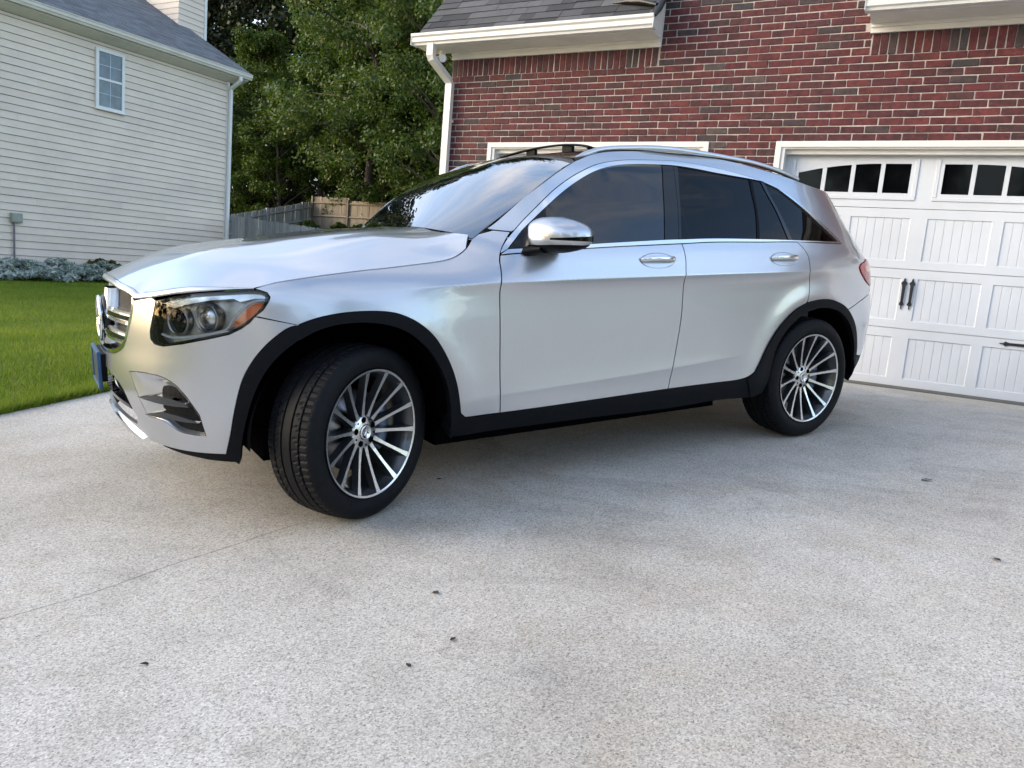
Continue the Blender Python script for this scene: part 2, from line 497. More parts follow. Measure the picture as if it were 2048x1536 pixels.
# lawn
lawn_x = lambda u, y: (edge_x(y)-.01)*(1-u) + (-30)*u
ys = lin(-16, 17, 66); us = [0, .004, .01, .02, .04, .07, .1, .15, .2, .26, .32, .4, .5, .6, .8, 1]
vs = [(lawn_x(u, y), y, g_land(lawn_x(u, y), y)) for y in ys for u in us]; nu = len(us)
fs = [(j*nu+i, (j+1)*nu+i, (j+1)*nu+i+1, j*nu+i+1) for j in range(len(ys)-1) for i in range(nu-1)]
me = bpy.data.meshes.new('lawn'); me.from_pydata(vs, [], fs); me.update()
lawn = link('lawn', me, M['lawn_soil']); tag(lawn, 'green mown lawn between the driveway and the siding house', 'lawn', kind='structure')

def grass(name, n, region, hmin, hmax, wid, seed):
    r = np.random.default_rng(seed)
    pts = region(r, n); n = len(pts)
    z = np.array([g_land(x, y) for x, y in pts])
    a = r.uniform(0, 2*pi, n); h = r.uniform(hmin, hmax, n); w = wid*r.uniform(.6, 1.3, n)
    le = r.uniform(.1, .75, n)*h; la = r.uniform(0, 2*pi, n)
    V = np.zeros((n, 3, 3))
    V[:, 0, 0] = pts[:, 0]-np.cos(a)*w/2; V[:, 0, 1] = pts[:, 1]-np.sin(a)*w/2; V[:, 0, 2] = z-.004
    V[:, 1, 0] = pts[:, 0]+np.cos(a)*w/2; V[:, 1, 1] = pts[:, 1]+np.sin(a)*w/2; V[:, 1, 2] = z-.004
    V[:, 2, 0] = pts[:, 0]+np.cos(la)*le; V[:, 2, 1] = pts[:, 1]+np.sin(la)*le; V[:, 2, 2] = z+h
    me = bpy.data.meshes.new(name)
    me.vertices.add(3*n); me.loops.add(3*n); me.polygons.add(n)
    me.vertices.foreach_set('co', V.reshape(-1))
    me.loops.foreach_set('vertex_index', np.arange(3*n, dtype=np.int32))
    me.polygons.foreach_set('loop_start', np.arange(0, 3*n, 3, dtype=np.int32))
    me.update(calc_edges=True)
    o = link(name, me, M['grass']); tag(o, 'short green grass blades of the lawn', 'grass', kind='stuff')
    return o
def reg_lawn(r, n):
    # denser close to the drive
    t = r.uniform(0, 1, n)**1.5; y = r.uniform(.3, 16.5, n)
    ex = -5.085-.136*(y-2.66)
    x = ex-.012+.05*r.normal(0, 1, n)*(r.uniform(0, 1, n) < .03) - t*(np.abs(-19.6-ex))
    k = (y < 8+(-x-4)*1.3) & (y > -.2+(-x-4)*.20)
    return np.stack([x, y], 1)[k]
grass('lawn_grass', 520000, reg_lawn, .028, .062, .009, 3)
def reg_edge(r, n):
    y = r.uniform(.3, 6, n); return np.stack([-5.085-.136*(y-2.66)+.02-r.exponential(.05, n), y], 1)
o = grass('edge_grass', 26000, reg_edge, .04, .10, .009, 5); o['label'] = 'longer grass leaning over the edge of the driveway'

# ------------------------------------------------------------------ brick house
BY = 7.67
house = empty('brick_house', (-2, BY, 0))
tag(house, 'red brick house wall with white eaves and garage doors behind the car', 'house')
HINV = Matrix.Translation(house.location).inverted()
def hp(mb, name, mat, parent=None):
    o = mb.build(name, mat, parent or house)
    if parent is None: o.matrix_parent_inverse = HINV
    return o
mb = MB(); W0, W1 = BY+.008, BY+.22
for lo, hi in (((-5.22, W0, -.4), (-4.66, W1, 2.18)), ((-2.14, W0, -.4), (-1.49, W1, 2.18)), ((3.45, W0, -.4), (6.2, W1, 2.18)),
               ((-5.22, W0, 2.18), (6.2, W1, 3.14)), ((-2.75, W0, 3.14), (-.80, W1, 5.2)),
               ((-5.22, W1, -.4), (-5.05, 14, 3.2))):
    mb.box(lo, hi)
wall = hp(mb, 'wall', M['mortar'])
# bricks
CH, BP = .0671, .2032
def brick_mesh(k, L, Hh, D=.05):
    r = random.Random(100+k)
    mbb = MB()
    mbb.box((-L/2, 0, -Hh/2), (L/2, D, Hh/2), bev=.0035)
    me = mbb.mesh('brick')
    for v in me.vertices:
        v.co.x += r.uniform(-.0032, .0032); v.co.z += r.uniform(-.0016, .0016); v.co.y += r.uniform(-.0015, .0015)
    return me
BM = [brick_mesh(k, BP-.0095, CH-.0092) for k in range(6)]
SM = [brick_mesh(20+k, .0575, .178) for k in range(4)]
slots = []
def zone(x0, x1, z):
    """list of x ranges that carry running bond at height z"""
    if z < 2.17: return [(-5.22, -4.665), (-2.135, -1.50), (3.45, 6.1)]
    if z < 2.905: return [(-5.22, 6.1)]
    if z < 3.09: return [(-2.745, -.805)]
    return [(-2.742, -.83)]
k0 = int(-2.3/CH)
for k in range(k0, 34):
    zc = 2.176 + (k+.5)*CH
    if zc > 4.3: break
    for a, b_ in zone(0, 0, zc):
        off = (BP/2 if k % 2 else 0) + rnd.uniform(-.006, .006)
        x = a - ((a+10+off) % BP)
        while x < b_:
            x0, x1 = max(x, a), min(x+BP, b_)
            if x1-x0 > .035: slots.append((( x0+x1)/2, zc, x1-x0, 0))
            x += BP
for a, b_ in ((-5.22, -2.757), (-.795, 6.1)):
    n = int((b_-a)/.0672)
    for i in range(n):
        slots.append((a+(i+.5)*(b_-a)/n, 3.003, .0672, 1))
vis = []
for s in slots:
    w = in_view((s[0], BY, s[1]), .0)
    if s[1] < 2.0 and not (-5.25 < s[0] < -4.7): w = None
    if w is not None and -5.25 < s[0] < -1.4 and s[1] < 2.1: w += 4
    vis.append(w if w is not None else 99)
order = sorted(range(len(slots)), key=lambda i: vis[i])
bulk_v, bulk_f, bulk_r = [], [], []
for rank, i in enumerate(order):
    x, z, wd, sol = slots[i]
    me = (SM if sol else BM)[rnd.randrange(4 if sol else 6)]
    sx = 1. if sol else (wd-.0105)/(BP-.0105)
    loc = Vector((x+rnd.uniform(-.002, .002), BY+rnd.uniform(-.002, .0035), z+rnd.uniform(-.0012, .0012)))
    rz = rnd.uniform(-.006, .006)
    if rank < 300:
        o = link('brick', me, M['brick'], wall)
        o.matrix_parent_inverse = Matrix.Identity(4)
        o.location = loc; o.scale = (sx, 1, 1); o.rotation_euler = (0, rnd.uniform(-.012, .012), rz)
    else:
        n = len(bulk_v); q = rnd.random()
        for v in me.vertices: bulk_v.append((loc.x+v.co.x*sx, loc.y+v.co.y, loc.z+v.co.z))
        for p in me.polygons: bulk_f.append([n+j for j in p.vertices]); bulk_r.append(q)
me = bpy.data.meshes.new('bricks'); me.from_pydata(bulk_v, [], bulk_f)
at = me.attributes.new('rnd', 'FLOAT', 'FACE'); at.data.foreach_set('value', bulk_r); me.update()
o = link('bricks', me, M['brick'], wall); tag(o, kind='stuff')
# mortar smears squeezed between some courses stay in the mortar material

# eaves: frieze, soffit, gutter
GY0, GY1 = 7.265, 7.375
gut = [(GY1, 3.168), (GY0+.035, 3.168), (GY0+.03, 3.19), (GY0+.012, 3.20), (GY0+.012, 3.245), (GY0-.004, 3.262), (GY0-.004, 3.288), (GY0+.010, 3.288), (GY0+.010, 3.27), (GY1, 3.27)]
for a, b_ in ((-5.535, -2.70), (-.85, 6.2)):
    mb = MB(); mb.prism(gut, 'x', a, b_); mb.box((a-.002, GY0+.004, 3.169), (a+.004, GY1, 3.286)); mb.box((b_-.004, GY0+.004, 3.169), (b_+.002, GY1, 3.286))
    hp(mb, 'gutter', M['white_trim'])
for a, b_ in ((-5.50, -2.735), (-.815, 6.2)):
    mb = MB()
    mb.prism([(GY1+.001, 3.164), (BY-.03, 3.164), (BY-.03, 3.60), (GY1+.001, 3.262)], 'x', a, b_)
    hp(mb, 'soffit', M['cream_trim'])
    mb = MB()
    fa = max(a, -5.215)
    mb.prism([(BY-.028, 3.092), (BY-.002, 3.092), (BY-.002, 3.5), (BY-.028, 3.5)], 'x', fa-.003, b_+.004)
    mb.box((fa, BY-.046, 3.136), (b_, BY-.027, 3.163))
    hp(mb, 'frieze_board', M['white_trim'])
# roof over the left bay (steep) with single shingles
SL = 1.10; nrm = sqrt(1+SL*SL)
def roof_bay(xa, xb, name, ncourse, nobj, mat):
    y0, z0 = GY1-.075, 3.290
    mb = MB(); L = 3.4
    mb.add([(xa, y0, z0-.02), (xb, y0, z0-.02), (xb, y0+L, z0-.02+L*SL), (xa, y0+L, z0-.02+L*SL), (xa, y0, z0-.05), (xb, y0, z0-.05), (xb, y0+L, z0-.05+L*SL), (xa, y0+L, z0-.05+L*SL)],
           [(0, 1, 2, 3), (7, 6, 5, 4), (0, 4, 5, 1), (1, 5, 6, 2), (3, 2, 6, 7), (0, 3, 7, 4)])
    rf = hp(mb, name, mat)
    ex, tw = .128, .31
    uy, uz = 1/nrm, SL/nrm
    tabs = []
    for k in range(ncourse):
        x = xa - rnd.uniform(0, tw)
        while x < xb:
            w = tw*rnd.choice((.55, .8, 1., 1.2))
            a, b_ = max(x, xa-.012), min(x+w, xb+.004)
            if b_-a > .03: tabs.append((k, a, b_))
            x += w
    for k, a, b_ in tabs:
        lift = .004+rnd.uniform(0, .005)
        s0 = k*ex-.01+rnd.uniform(-.004, .004); s1 = s0+ex*1.7
        def P(x, s, n): return (x, y0+s*uy-n*uz, z0-.02+s*uz+n*uy)
        vs = [P(a+.002, s0, .009+lift), P(b_-.002, s0, .009+lift), P(b_-.002, s1, .001), P(a+.002, s1, .001),
              P(a+.002, s0, lift), P(b_-.002, s0, lift), P(b_-.002, s1, -.004), P(a+.002, s1, -.004)]
        mb = MB(); mb.add(vs, [(0, 1, 2, 3), (7, 6, 5, 4), (0, 4, 5, 1), (1, 5, 6, 2), (2, 6, 7, 3), (3, 7, 4, 0)])
        o = mb.build('shingle', mat, rf)
    return rf
r1 = roof_bay(-5.455, -2.735, 'roof', 13, 0, M['shingle'])
r2 = roof_bay(-.80, 4.2, 'roof', 4, 0, M['shingle'])
# black flashing turned up where the left roof meets the gable wall
M['membrane'] = simple('membrane', (.010, .011, .013), .4, vary=.3, scale=14, bumps=.5, bscale=18)
mb = MB()
path = [(-2.70, GY1-.09, 3.27), (-2.69, GY1-.05, 3.335), (-2.70, 7.42, 3.43), (-2.71, 7.54, 3.56), (-2.72, 7.7, 3.74), (-2.72, 8.2, 4.3)]
mb.tube(path, [.028, .05, .055, .05, .05, .05], 10, flat=(1., .55))
mb.tube([(-3.22, 7.49, 3.49), (-3.05, 7.46, 3.475), (-2.88, 7.42, 3.445), (-2.70, 7.37, 3.385)], [.02, .055, .065, .05], 8, flat=(1, .5))
hp(mb, 'flashing', M['membrane'])
# downspout
def rect_tube(mb, path, w, d):
    vs = []; n = len(path)
    for i, p in enumerate(path):
        p = Vector(p)
        t = (Vector(path[min(i+1, n-1)])-Vector(path[max(i-1, 0)])).normalized()
        a = Vector((1, 0, 0)); a = (a-t*a.dot(t)).normalized(); b_ = t.cross(a)
        for sa, sb in ((-1, -1), (-.8, -1.0), (.8, -1.0), (1, -1), (1, 1), (-1, 1)):
            vs.append(p+a*sa*w/2+b_*sb*d/2)
    fs = [(i*6+k, i*6+(k+1) % 6, (i+1)*6+(k+1) % 6, (i+1)*6+k) for i in range(n-1) for k in range(6)]
    fs += [tuple(range(6)), tuple((n-1)*6+k for k in range(6))]
    mb.add(vs, fs)
mb = MB()
rect_tube(mb, [(-5.285, 7.32, 3.18), (-5.285, 7.32, 3.06), (-5.28, 7.335, 3.03), (-5.215, 7.585, 2.86), (-5.205, 7.615, 2.82), (-5.205, 7.615, .05)], .085, .062)
for z in (2.4, 1.2): mb.box((-5.255, 7.645, z), (-5.155, 7.668, z+.03))
hp(mb, 'downspout', M['white_trim'])
# twin flood lamp under the eave
mb = MB()
mb.tube([(-5.27, 7.52, 3.165), (-5.27, 7.52, 3.10)], .035, 12)
for dx in (-.09, .07):
    mb.tube([(-5.27, 7.52, 3.11), (-5.27+dx*.8, 7.47, 3.07)], .012, 8)
    mb.tube([(-5.27+dx*.7, 7.50, 3.085), (-5.27+dx, 7.44, 3.06), (-5.27+dx*1.06, 7.42, 3.052)], [.022, .042, .045], 14)
hp(mb, 'flood_lamp', M['white_trim'])

# garage doors
DP = 7.79
def garage(xa, xb, first, pairs, name, windows=True):
    g = MB()   # casing
    zt = 2.176
    for lo, hi in (((xa-.09, BY-.012, -.02), (xa-.035, BY+.06, zt)), ((xb+.035, BY-.012, -.02), (xb+.09, BY+.06, zt)), ((xa-.09, BY-.0125, zt-.055), (xb+.09, BY+.06, zt+.001)),
                   ((xa-.036, BY+.002, -.02), (xa, DP+.03, zt-.05)), ((xb, BY+.002, -.02), (xb+.036, DP+.03, zt-.05)), ((xa-.03, BY+.0025, 2.108), (xb+.03, DP+.03, zt-.045)),
                   ((xa-.01, BY+.05, 2.068), (xb+.01, DP-.028, 2.112))):
        g.box(lo, hi, bev=.004)
    hp(g, 'garage_casing', M['white_trim'])
    root = MB()
    root.box((xa-.01, DP+.032, .012), (xb+.01, DP+.05, 2.12))
    root.box((xa, DP-.004, .0), (xb, DP+.03, .020), 1)
    door = hp(root, name, [M['door_white'], M['seal']])
    zs = [.020, .545, 1.0775, 1.61, 2.135]
    PW = .497
    cols = []
    for i in range(pairs):
        x = first + i*1.208
        cols += [(x, x+PW), (x+PW+.083, x+2*PW+.083)]
    for s in range(4):
        z0, z1 = zs[s]+.0025, zs[s+1]-.0025
        # a section: flat stiles and rails with openings, each recess a separate beaded panel
        mbs = MB()
        xsb = [xa]+[v for c in cols for v in c]+[xb]
        if s < 3:
            pz0, pz1 = zs[s]+.072, zs[s+1]-.082
            mbs.box((xa, DP, z0), (xb, DP+.03, pz0)); mbs.box((xa, DP, pz1), (xb, DP+.03, z1))
            for a, b_ in zip(xsb[0::2], xsb[1::2]): mbs.box((a, DP+.00005, pz0-.0005), (b_, DP+.03, pz1+.0005))
            mbs.build('door_section', M['door_white'], door)
            for a, b_ in cols:
                mp_ = MB()
                n = 7; w = (b_-a)/n
                # sloped bead round the recess
                d = .010
                r0 = [(a, DP+.001, pz0), (b_, DP+.001, pz0), (b_, DP+.001, pz1), (a, DP+.001, pz1)]
                r1_ = [(a+d, DP+.013, pz0+d), (b_-d, DP+.013, pz0+d), (b_-d, DP+.013, pz1-d), (a+d, DP+.013, pz1-d)]
                mp_.add(r0+r1_, [(0, 1, 5, 4), (1, 2, 6, 5), (2, 3, 7, 6), (3, 0, 4, 7)])
                for k in range(n):
                    x0, x1 = a+k*w, a+(k+1)*w
                    mp_.add([(x0+.004, DP+.009, pz0+.006), (x1-.004, DP+.009, pz0+.006), (x1-.004, DP+.009, pz1-.006), (x0+.004, DP+.009, pz1-.006)], [(0, 1, 2, 3)])
                    mp_.add([(x0+.004, DP+.009, pz0+.006), (x0+.004, DP+.009, pz1-.006), (x0-.000, DP+.0135, pz1-.006), (x0-.000, DP+.0135, pz0+.006)], [(0, 1, 2, 3)])
                    mp_.add([(x1-.004, DP+.009, pz0+.006), (x1-.004, DP+.009, pz1-.006), (x1, DP+.0135, pz1-.006), (x1, DP+.0135, pz0+.006)], [(0, 1, 2, 3)])
                mp_.build('beaded_panel', M['door_white'], door)
        else:
            # top section with arched lights
            groups = []
            for i in range(pairs):
                x = first+i*1.208
                groups.append((x+.07, x+2*PW+.083-.059))
            wz0 = 1.742
            def arch(x):
                i = min(range(pairs), key=lambda q: abs(x-(groups[q][0]+groups[q][1])/2))
                c = groups[i][1]+.125 if i % 2 == 0 else groups[i][0]-.125
                dd = abs(x-c)
                return 2.0-.088*max(0, (dd-.35)/.725)**2
            lastx = xa
            for gi, (a, b_) in enumerate(groups):
                mbs.box((lastx, DP+.00005, wz0-.031), (a, DP+.03, z1)); lastx = b_
                n = 24
                for k in range(n):
                    x0, x1 = a+(b_-a)*k/n, a+(b_-a)*(k+1)/n
                    mbs.add([(x0, DP, arch(x0)), (x1, DP, arch(x1)), (x1, DP, z1), (x0, DP, z1), (x0, DP+.03, arch(x0)), (x1, DP+.03, arch(x1))], [(0, 1, 2, 3), (0, 4, 5, 1)])
            mbs.box((lastx, DP+.00005, wz0-.031), (xb, DP+.03, z1))
            mbs.box((xa, DP, z0), (xb, DP+.03, wz0-.03))
            mbs.build('door_section', M['door_white'], door)
            for gi, (a, b_) in enumerate(groups):
                fm = MB()
                pw = (b_-a-3*.036)/4
                pan = [(a+k*(pw+.036), a+k*(pw+.036)+pw) for k in range(4)]
                fm.box((a, DP-.006, wz0-.030), (b_, DP+.02, wz0))
                for k in range(3):
                    x0, x1 = pan[k][1], pan[k+1][0]
                    fm.box((x0, DP-.004, wz0), (x1, DP+.02, min(arch(x0), arch(x1))+.002))
                # raised outer frame
                for lo, hi in (((a-.065, DP-.010, wz0-.062), (b_+.065, DP+.002, wz0-.030)), ((a-.065, DP-.0101, wz0-.030), (a-.030, DP+.002, 2.035)), ((b_+.030, DP-.0101, wz0-.030), (b_+.065, DP+.002, 2.035))):
                    fm.box(lo, hi, bev=.004)
                fm.box((a-.031, DP-.005, wz0-.031), (a, DP+.003, arch(a)+.01)); fm.box((b_, DP-.005, wz0-.031), (b_+.031, DP+.003, arch(b_)+.01))
                fm.build('window_frame', M['door_white'], door)
                for x0, x1 in pan:
                    pm = MB(); n = 6
                    for k in range(n):
                        p0, p1 = x0+(x1-x0)*k/n, x0+(x1-x0)*(k+1)/n
                        pm.add([(p0, DP+.012, wz0), (p1, DP+.012, wz0), (p1, DP+.012, arch(p1)), (p0, DP+.012, arch(p0))], [(0, 1, 2, 3)])
                    pm.build('pane', M['dark_glass'], door)
    return door
gd = garage(-1.41, 3.36, -1.352, 4, 'garage_door')
garage(-4.575, -2.225, -4.50, 2, 'garage_door')
# wrought handles and strap hinges
def spear(L, w):
    """flat wrought spear outline along +x"""
    return [(0, 0), (.018, .006), (.030, .004), (.048, .022), (.060, .016), (.075, w), (L-.075, w*1.25), (L-.060, .019), (L-.046, .026), (L-.026, .008), (L-.012, .007), (L, 0)]
def iron(x, z, L, vertical, name, bow=0.):
    top = spear(L, .011); poly = top+[(px_, -py_) for px_, py_ in top[-2:0:-1]]
    mbi = MB(); n = len(poly); vs = []
    for dpt in (0, .008):
        for u, v in poly:
            b_ = bow*sin(pi*min(max((u-.06)/(L-.12), 0), 1))
            a3 = (x+v, DP-.002-dpt-b_, z+u) if vertical else (x+u, DP-.002-dpt-b_, z+v)
            vs.append(a3)
    # strip faces
    m_ = len(top)
    fs = []
    for base in (0, n):
        for i in range(m_-1):
            j0, j1 = (n-i) % n, (n-i-1) % n
            q = [base+i, base+i+1, base+j1, base+j0]
            q = list(dict.fromkeys(q))
            if len(q) > 2: fs.append(tuple(q))
    fs += [(i, (i+1) % n, n+(i+1) % n, n+i) for i in range(n)]
    mbi.add(vs, fs)
    mbi.build(name, M['black_iron'], gd)
iron(-.245, .715, .285, True, 'handle', .03)
iron(-.180, .715, .285, True, 'handle', .03)
iron(.55, .503, .42, False, 'strap_hinge')

# ------------------------------------------------------------------ house with clapboards on the left
LX = -19.8
lh = empty('siding_house', (LX, 12, -.45))
tag(lh, 'taupe clapboard house with grey shingle roof across the lawn', 'house')
LINV = Matrix.Translation(lh.location).inverted()
def lp(mb, name, mat, parent=None):
    o = mb.build(name, mat, parent or lh)
    if parent is None: o.matrix_parent_inverse = LINV
    return o
Y0L, Y1L, ZT = 3.0, 17.06, 5.72
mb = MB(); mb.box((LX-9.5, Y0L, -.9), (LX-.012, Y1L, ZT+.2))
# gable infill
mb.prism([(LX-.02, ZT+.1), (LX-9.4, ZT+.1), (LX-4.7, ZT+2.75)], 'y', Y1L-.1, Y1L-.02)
M['shade_backing'] = simple('shade_backing', (.028, .028, .03), .9)  # dark backing, seen in the slots, stands in for shade under each board
lw = lp(mb, 'wall', M['shade_backing'])
pm_cache = {}
EXP = .178
board = MB(); board.add([(0, 0, 0), (0, 1, 0), (0, 1, 1), (0, 0, 1), (.034, 0, 0), (.034, 1, 0), (.008, 1, 1), (.008, 0, 1)], [(0, 1, 2, 3), (7, 6, 5, 4), (0, 4, 5, 1), (1, 5, 6, 2), (2, 6, 7, 3), (3, 7, 4, 0)])
bme = board.mesh('clapboard')
k = 0; z = .831-EXP*7
while z < ZT:
    y = Y0L - (k*1.37 % 3.66)
    hz = min(EXP, ZT-z)
    while y < Y1L:
        a, b_ = max(y, Y0L), min(y+3.66, Y1L)
        if b_-a > .05:
            o = link('clapboard', bme, M['siding'], lw)
            o.location = (LX-.012+rnd.uniform(0, .003), a+.0006, z+rnd.uniform(-.002, .002)); o.scale = (1, b_-a-.0012, hz-.0085)  # board cut short so a dark slot draws its shadow line
            o.matrix_parent_inverse = Matrix.Identity(4)
        y += 3.66
    z += EXP; k += 1
M['house_white'] = simple('house_white', (.70, .71, .70), .5, vary=.06, scale=2)
mb = MB(); mb.box((LX-.02, Y1L-.07, -.7), (LX+.022, Y1L+.02, ZT)); mb.box((LX-.10, Y1L+.004, -.7), (LX-.02, Y1L+.021, ZT)); lp(mb, 'corner_board', M['house_white'])
# window
wy0, wy1, wz0, wz1 = 12.76, 13.57, 4.05, 5.555
mb = MB()
t = .085
for lo, hi in (((LX, wy0, wz0), (LX+.07, wy0+t, wz1)), ((LX, wy1-t, wz0), (LX+.07, wy1, wz1)), ((LX, wy0+t, wz1-t), (LX+.07, wy1-t, wz1)), ((LX, wy0+t, wz0), (LX+.07, wy1-t, wz0+.06)), ((LX, wy0-.03, wz0-.035), (LX+.09, wy1+.03, wz0)),
               ((LX+.004, wy0+t, 4.77), (LX+.058, wy1-t, 4.83))):
    mb.box(lo, hi, bev=.006)
win = lp(mb, 'window', M['house_white'])
M['win_glass'] = simple('win_glass', (.085, .12, .15), .05, vary=.3, scale=3.5)
M['muntin'] = simple('muntin', (.40, .47, .52), .4)
for z0_, z1_ in ((wz0+.06, 4.77), (4.83, wz1-t)):
    mb = MB(); mb.box((LX-.005, wy0+t, z0_), (LX+.040, wy1-t, z1_)); mb.build('pane', M['win_glass'], win)
    mb = MB(); yc = (wy0+wy1)/2; zc = (z0_+z1_)/2
    mb.box((LX+.039, yc-.009, z0_), (LX+.046, yc+.009, z1_)); mb.box((LX+.0395, wy0+t, zc-.008), (LX+.0455, wy1-t, zc+.008)); mb.build('muntin', M['muntin'], win)
# roof
EX, EZ = LX+.46, 6.04; SLP = .53
def lroof(mb, x, y, t=0.): return (x, y, EZ+(EX-x)*SLP+t)
mb = MB(); xr = LX-4.75; ya, yb = Y0L-.4, 17.52
mb.add([lroof(0, EX, 0) if 0 else lroof(mb, EX, ya), lroof(mb, EX, yb), lroof(mb, xr, yb), lroof(mb, xr, ya), lroof(mb, EX, ya, -.12), lroof(mb, EX, yb, -.12), lroof(mb, xr, yb, -.12), lroof(mb, xr, ya, -.12)],
       [(0, 1, 2, 3), (7, 6, 5, 4), (0, 4, 5, 1), (1, 5, 6, 2), (2, 6, 7, 3), (3, 7, 4, 0)])
xr2 = LX-10
mb.add([lroof(mb, xr, ya), lroof(mb, xr, yb), (xr2, yb, EZ-.1), (xr2, ya, EZ-.1)], [(0, 1, 2, 3)])
roofL = lp(mb, 'roof', M['shingle_grey'])
vs, fs, rr = [], [], []
ns = 40
for k in range(ns):
    x1 = EX+.02-(EX-xr)*k/ns; x0 = EX+.02-(EX-xr)*(k+1.12)/ns
    y = ya - rnd.uniform(0, .3)
    while y < yb:
        w = rnd.choice((.25, .33, .45)); a, b_ = max(y, ya), min(y+w, yb)
        if b_ > a:
            n = len(vs)
            vs += [lroof(mb, x1, a, .022), lroof(mb, x1, b_, .022), lroof(mb, x0, b_, .008), lroof(mb, x0, a, .008), lroof(mb, x1, a, .004), lroof(mb, x1, b_, .004)]
            fs += [(n, n+1, n+2, n+3), (n+4, n+5, n+1, n)]; q = rnd.random(); rr += [q, q]
        y += w
me = bpy.data.meshes.new('shingles'); me.from_pydata(vs, [], fs); at = me.attributes.new('rnd', 'FLOAT', 'FACE'); at.data.foreach_set('value', rr); me.update()
o = link('shingles', me, M['shingle_grey'], roofL); tag(o, kind='stuff')
mb = MB(); mb.prism([(LX+.005, EZ-.32), (EX-.09, EZ-.20), (EX-.09, EZ+.02), (LX+.005, EZ+.1)], 'y', ya+.05, yb-.04); lp(mb, 'soffit', M['cream_trim'])
mb = MB(); mb.prism([(EX-.088, EZ-.17), (EX+.0, EZ-.17), (EX+.015, EZ-.12), (EX+.03, EZ-.105), (EX+.03, EZ-.035), (EX+.045, EZ-.025), (EX+.045, EZ-.002), (EX-.088, EZ-.002)], 'y', ya, yb+.02)
M['gutter_cream'] = simple('gutter_cream', (.60, .57, .49), .5, vary=.08, scale=2)
lp(mb, 'gutter', M['gutter_cream'])
mb = MB()
rp_ = [(EX-.03, Y1L+.06, EZ-.16), (EX-.03, Y1L+.06, EZ-.26), (EX-.08, Y1L+.055, EZ-.31), (LX+.09, Y1L+.02, EZ-.50), (LX+.075, Y1L+.02, EZ-.56), (LX+.075, Y1L+.02, -.4)]
mb.tube(rp_, .062, 8, smooth=False); lp(mb, 'downspout', M['house_white'])
# chimney chase clad in the same boards
ch = MB(); cx0, cx1, cy0, cy1 = -23.9, -22.3, 17.17, 18.2
ch.box((cx0, cy0, 3), (cx1-.02, cy1, 10.5))
chm = lp(ch, 'chimney', M['siding'])
z = 6.9
while z < 10.2:
    o = link('clapboard', bme, M['siding'], chm); o.location = (cx1-.02, cy0-.01, z); o.scale = (1, cy1-cy0-.03, EXP+.02)
    mbq = MB(); mbq.add([(cx0, cy0, z), (cx1, cy0, z), (cx1, cy0, z+EXP+.02), (cx0, cy0, z+EXP+.02), (cx0, cy0-.024, z), (cx1, cy0-.024, z), (cx1, cy0-.008, z+EXP+.02), (cx0, cy0-.008, z+EXP+.02)], [(0, 1, 2, 3), (7, 6, 5, 4), (0, 4, 5, 1), (1, 5, 6, 2), (2, 6, 7, 3), (3, 7, 4, 0)])
    mbq.build('clapboard', M['siding'], chm)
    z += EXP
mb = MB(); mb.box((cx1-.01, cy1-.07, 6), (cx1+.03, cy1+.02, 10.4)); lp(mb, 'corner_board', M['house_white'])
# meter box and conduit
mb = MB(); mb.box((LX+.02, 10.62, .90), (LX+.12, 10.88, 1.13), bev=.012); mb.box((LX+.12, 10.64, .93), (LX+.13, 10.86, 1.10), bev=.003); lp(mb, 'meter_box', M['utility_grey'])
mb = MB(); mb.tube([(LX+.06, 10.70, .91), (LX+.06, 10.70, -.5)], .022, 8); lp(mb, 'conduit', M['conduit'])

# ------------------------------------------------------------------ fences
def plank_mesh(h, w, t=.018):
    mbp = MB()
    mbp.prism([(-w/2, 0), (w/2, 0), (w/2, h-.035), (w/2-.03, h), (-w/2+.03, h), (-w/2, h-.035)], 'y', 0, t)
    return mbp.mesh('plank')
def fence(A, B, ztopA, ztopB, h, mat, label, rails=True, back=False, pitch=.147, step=None):
    A, B = Vector(A), Vector(B); L = (B-A).length; d = (B-A)/L
    root = empty('plank_fence', (A.x, A.y, ztopA-h)); tag(root, label, 'fence')
    rz = atan2(d.y, d.x); n = int(L/pitch)
    pms = [plank_mesh(h, .138+.004*k) for k in range(3)]
    def zt(i):
        t = i/n
        if step: t = int(t*step)/step+.5/step
        return ztopA+(ztopB-ztopA)*t
    inv = Matrix.Translation(root.location).inverted()
    for i in range(n):
        p = A+d*(pitch*(i+.5))
        o = link('plank', pms[rnd.randrange(3)], mat, root); o.matrix_parent_inverse = inv
        o.location = (p.x, p.y, zt(i)-h+rnd.uniform(-.015, .015)); o.rotation_euler = (0, rnd.uniform(-.012, .012), rz+rnd.uniform(-.02, .02))
    if back:
        nn = Vector((d.y, -d.x))    # towards the viewer
        for i in range(0, n+1, max(1, int(2.4/pitch))):
            p = A+d*(pitch*i)+nn*.05
            mbp = MB(); mbp.box((-.05, -.05, 0), (.05, .05, h+.03)); o = mbp.build('post', mat, root); o.matrix_parent_inverse = inv
            o.location = (p.x, p.y, zt(min(i, n-1))-h); o.rotation_euler = (0, 0, rz)
        segs = step or 1
        for s in range(segs):
            for q in (.16, .5, .84):
                i0, i1 = n*s//segs, n*(s+1)//segs
                p0, p1 = A+d*(pitch*i0)+nn*.02, A+d*(pitch*i1)+nn*.02
                z0, z1 = (zt(i0), zt(i0)) if step else (zt(0), zt(n))
                mbp = MB(); mbp.tube([(p0.x, p0.y, z0-h+h*q), (p1.x, p1.y, z1-h+h*q)], .05, 4, smooth=False)
                o = mbp.build('rail', mat, root); o.matrix_parent_inverse = inv
    return root
fence((-19.72, 17.25), (-12.6, 17.25), 1.74, 1.30, 1.85, M['fence_grey'], 'weathered grey plank fence joining the corner of the siding house')
